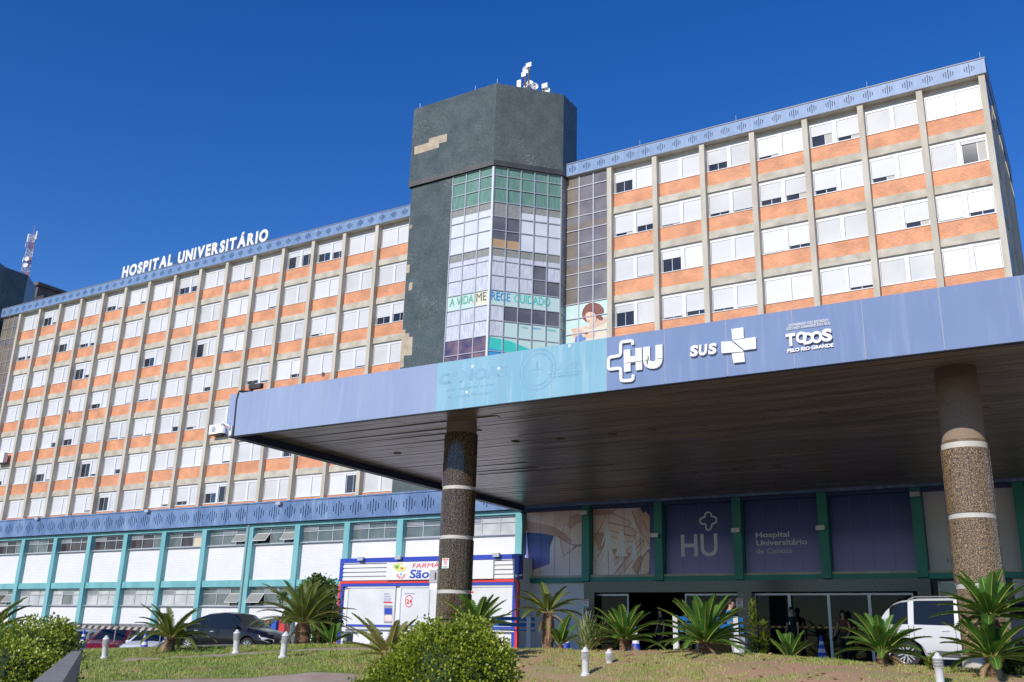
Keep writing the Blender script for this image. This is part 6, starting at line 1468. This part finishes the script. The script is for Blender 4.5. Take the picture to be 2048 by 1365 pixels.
def straps(p, label, n, L, mats_, seed, name='strap_plant', wd_=.035, spread=.8, cat='plant'):
    rr = random.Random(seed); b = MB()
    for i in range(n):
        a = rr.uniform(0, 6.283); e = R(rr.uniform(28, 88)); l = L*rr.uniform(.6, 1.1); o_ = Vector((rr.uniform(-.18,.18)*spread, rr.uniform(-.18,.18)*spread, 0)); prev = o_; d = Vector((math.cos(a)*math.cos(e), math.sin(a)*math.cos(e), math.sin(e))); sd = Vector((-math.sin(a+rr.uniform(-.6,.6)), math.cos(a), 0)).normalized()
        N = 5; pts = []; 
        for k in range(N+1):
            wk = wd_*(1-(k/N)**2*.92); pts.append((prev-sd*wk/2, prev+sd*wk/2)); prev = prev+d*l/N; d = (d-Vector((0,0,.13*(1+k*.5)))).normalized()
        for k in range(N): b.add([pts[k][0], pts[k][1], pts[k+1][1], pts[k+1][0]], [(0,1,2,3)], i % len(mats_))
    o = b.build(name, mats_, None, fixn=False); o.location = p; return tag(o, label, cat)
FLX = [leafmat('flax_cream', (.42,.42,.20), (.50,.50,.27), .5), leafmat('flax_green', (.13,.20,.06), (.20,.27,.09), .5), leafmat('flax_pale', (.30,.33,.14), (.36,.40,.2), .5)]
straps(gp_(1176,1300,24), 'clump of cream and green striped strap leaves between two cones', 210, .98, FLX, 31)
# dracaena-like stems
DR = [leafmat('croton_green', (.09,.17,.02), (.18,.25,.03), .4), leafmat('croton_yellow', (.33,.36,.05), (.45,.42,.08), .4)]
def rosette(mb, c, r_, n, rr):
    for i in range(n):
        a = rr.uniform(0, 6.28); e = rr.uniform(-.2, 1.2); d = Vector((math.cos(a)*math.cos(e), math.sin(a)*math.cos(e), math.sin(e))); s_ = d.cross(Vector((0,0,1))).normalized()*r_*.16
        mb.add([c, c+d*r_*.5-s_, c+d*r_, c+d*r_*.5+s_], [(0,1,2,3)], rr.choice([0,0,1]))
def leafy_stem(p, label, stems, seed, name='leafy_shrub'):
    rr = random.Random(seed); t_ = thing(name, label, 'shrub', p, 0, None, False); b = MB(); st_ = MB()
    for (dx, h_, r_) in stems:
        o_ = Vector((dx*.85, dx*.52, 0)); st_.tube([o_*.3, o_+Vector((0,0,h_*.5)), o_+Vector((0,0,h_))], .015, 5)
        for i in range(int(h_*34)): rosette(b, o_+Vector((rr.uniform(-.04,.04), rr.uniform(-.04,.04), h_*rr.uniform(.12,1))), r_*rr.uniform(.7,1.1), 9, rr)
    b.build('foliage', DR, t_, fixn=False); st_.build('stem', TRK, t_); return t_
leafy_stem(gp_(1518,1311,22.3), 'tall thin shrub with yellow-green leaf tufts beside the middle granite pier', [(-.10,1.26,.17),(.14,.80,.17),(.05,.35,.2)], 41)
leafy_stem(gp_(1866,1336,17.5), 'tiny yellow-green shrub behind the right bollard light', [(0,.26,.14),(.08,.2,.14),(-.07,.22,.13)], 42)
p_ = pd(2040,1325,17); shrub('dark_shrub', 'dark green shrub low at the right edge under the double palm', 'shrub', [((p_.x, p_.y, -.05),(.35,.3,.35))], 1500, .06, [TG_[2], TG_[0], TG_[2]], 12)
# ---- grass and fallen leaves on the bank
rr = np.random.RandomState(4)
def bank_points(n, wmin, wmax, xlo=-60, xhi=2110):
    out = []
    while len(out) < n:
        x = rr.uniform(xlo, xhi); w_ = rr.uniform(wmin, wmax); p = pd(x, 1300, w_); px, wz_ = gcoord(p.x, p.y); wc = lerp_tab(WC, x)
        if w_ > wc+.9 or w_ < wc-8.5 or zone(p.x, p.y) not in (1, 3): continue
        out.append((p.x, p.y, x, w_, wc))
    return out
NB = 130000; V = np.zeros((NB, 3, 3)); MI = np.zeros(NB, int); i = 0
for (X, Y, x, w_, wc) in bank_points(NB, 11, 29):
    nz = noise.noise(Vector((X*.55, Y*.55, 5)))+.6*noise.noise(Vector((X*1.6, Y*1.6, 9)))
    bare = nz+(.16 if x > 1000 else -.35)+(.25 if (wc-w_) < 2.2 and x > 900 else 0)
    if bare > .40 and rr.rand() < .93: V[i] = 0; V[i,:,2] = -5; i += 1; continue
    z = ground_z(X, Y); h = rr.uniform(.03, .07)*(1.0 if bare < 0 else .7)*(1+1.1*max(0, noise.noise(Vector((X*3.5, Y*3.5, 2))))); a = rr.uniform(0, 6.28); w2 = rr.uniform(.005,.011); ln = rr.uniform(-.03,.03, 2)
    V[i] = [(X-math.cos(a)*w2, Y-math.sin(a)*w2, z-.005), (X+math.cos(a)*w2, Y+math.sin(a)*w2, z-.005), (X+ln[0], Y+ln[1], z+h)]
    MI[i] = 1 if rr.rand() < (.5 if bare > 0 else .15) else 0; i += 1
keep = V[:,0,2] > -4; V = V[keep]; MI = MI[keep]; n = len(MI)
me = bpy.data.meshes.new('lawn_grass'); me.vertices.add(n*3); me.vertices.foreach_set('co', V.ravel()); me.loops.add(n*3); me.loops.foreach_set('vertex_index', np.arange(n*3)); me.polygons.add(n)
me.polygons.foreach_set('loop_start', np.arange(0, n*3, 3)); me.polygons.foreach_set('loop_total', np.full(n, 3)); me.polygons.foreach_set('material_index', MI)
me.materials.append(M['grass']); me.materials.append(M['drygrass']); me.update(); o = bpy.data.objects.new('lawn_grass', me); col.objects.link(o); tag(o, 'short patchy green and dry grass on the bank', 'grass', None, 'stuff')
b = MB()
for (X, Y, x, w_, wc) in bank_points(420, 14, 29):
    if rr.rand() < .45 and wc-w_ > 3: continue
    z = ground_z(X, Y)+.02; a = rr.uniform(0, 6.28); s_ = rr.uniform(.035,.085); e1 = Vector((math.cos(a), math.sin(a), rr.uniform(-.2,.4)))*s_; e2 = Vector((-math.sin(a), math.cos(a), rr.uniform(-.3,.5)))*s_*.7; c = Vector((X, Y, z+.01))
    b.add([c-e1, c-e2+Vector((0,0,.015)), c+e1*.9, c+e2+Vector((0,0,.02))], [(0,1,2,3)])
o = b.build('fallen_leaves', M['deadleaf'], None, fixn=False); tag(o, 'brown fallen leaves scattered over the lawn', 'leaves', None, 'stuff')
# ================================================================ UNSEEN TREES BEHIND THE CAMERA (added to darken the door glass reflections)
for i, (x, y, h_) in enumerate(((-16,-30,7.5),(-4,-34,6.0),(9,-30,8),(20,-36,6.5))):
    shrub('reflection_tree', ('leftmost','second','third','rightmost')[i]+' street tree across the road behind the viewer', 'tree', [((x,y,h_*.45),(3.2,2.6,h_*.38)), ((x+1.8,y+.5,h_*.3),(2.3,2,h_*.25))], 1500, .5, [TG_[2], TG_[0], TG_[2]], 60+i, group='street trees behind the viewer')
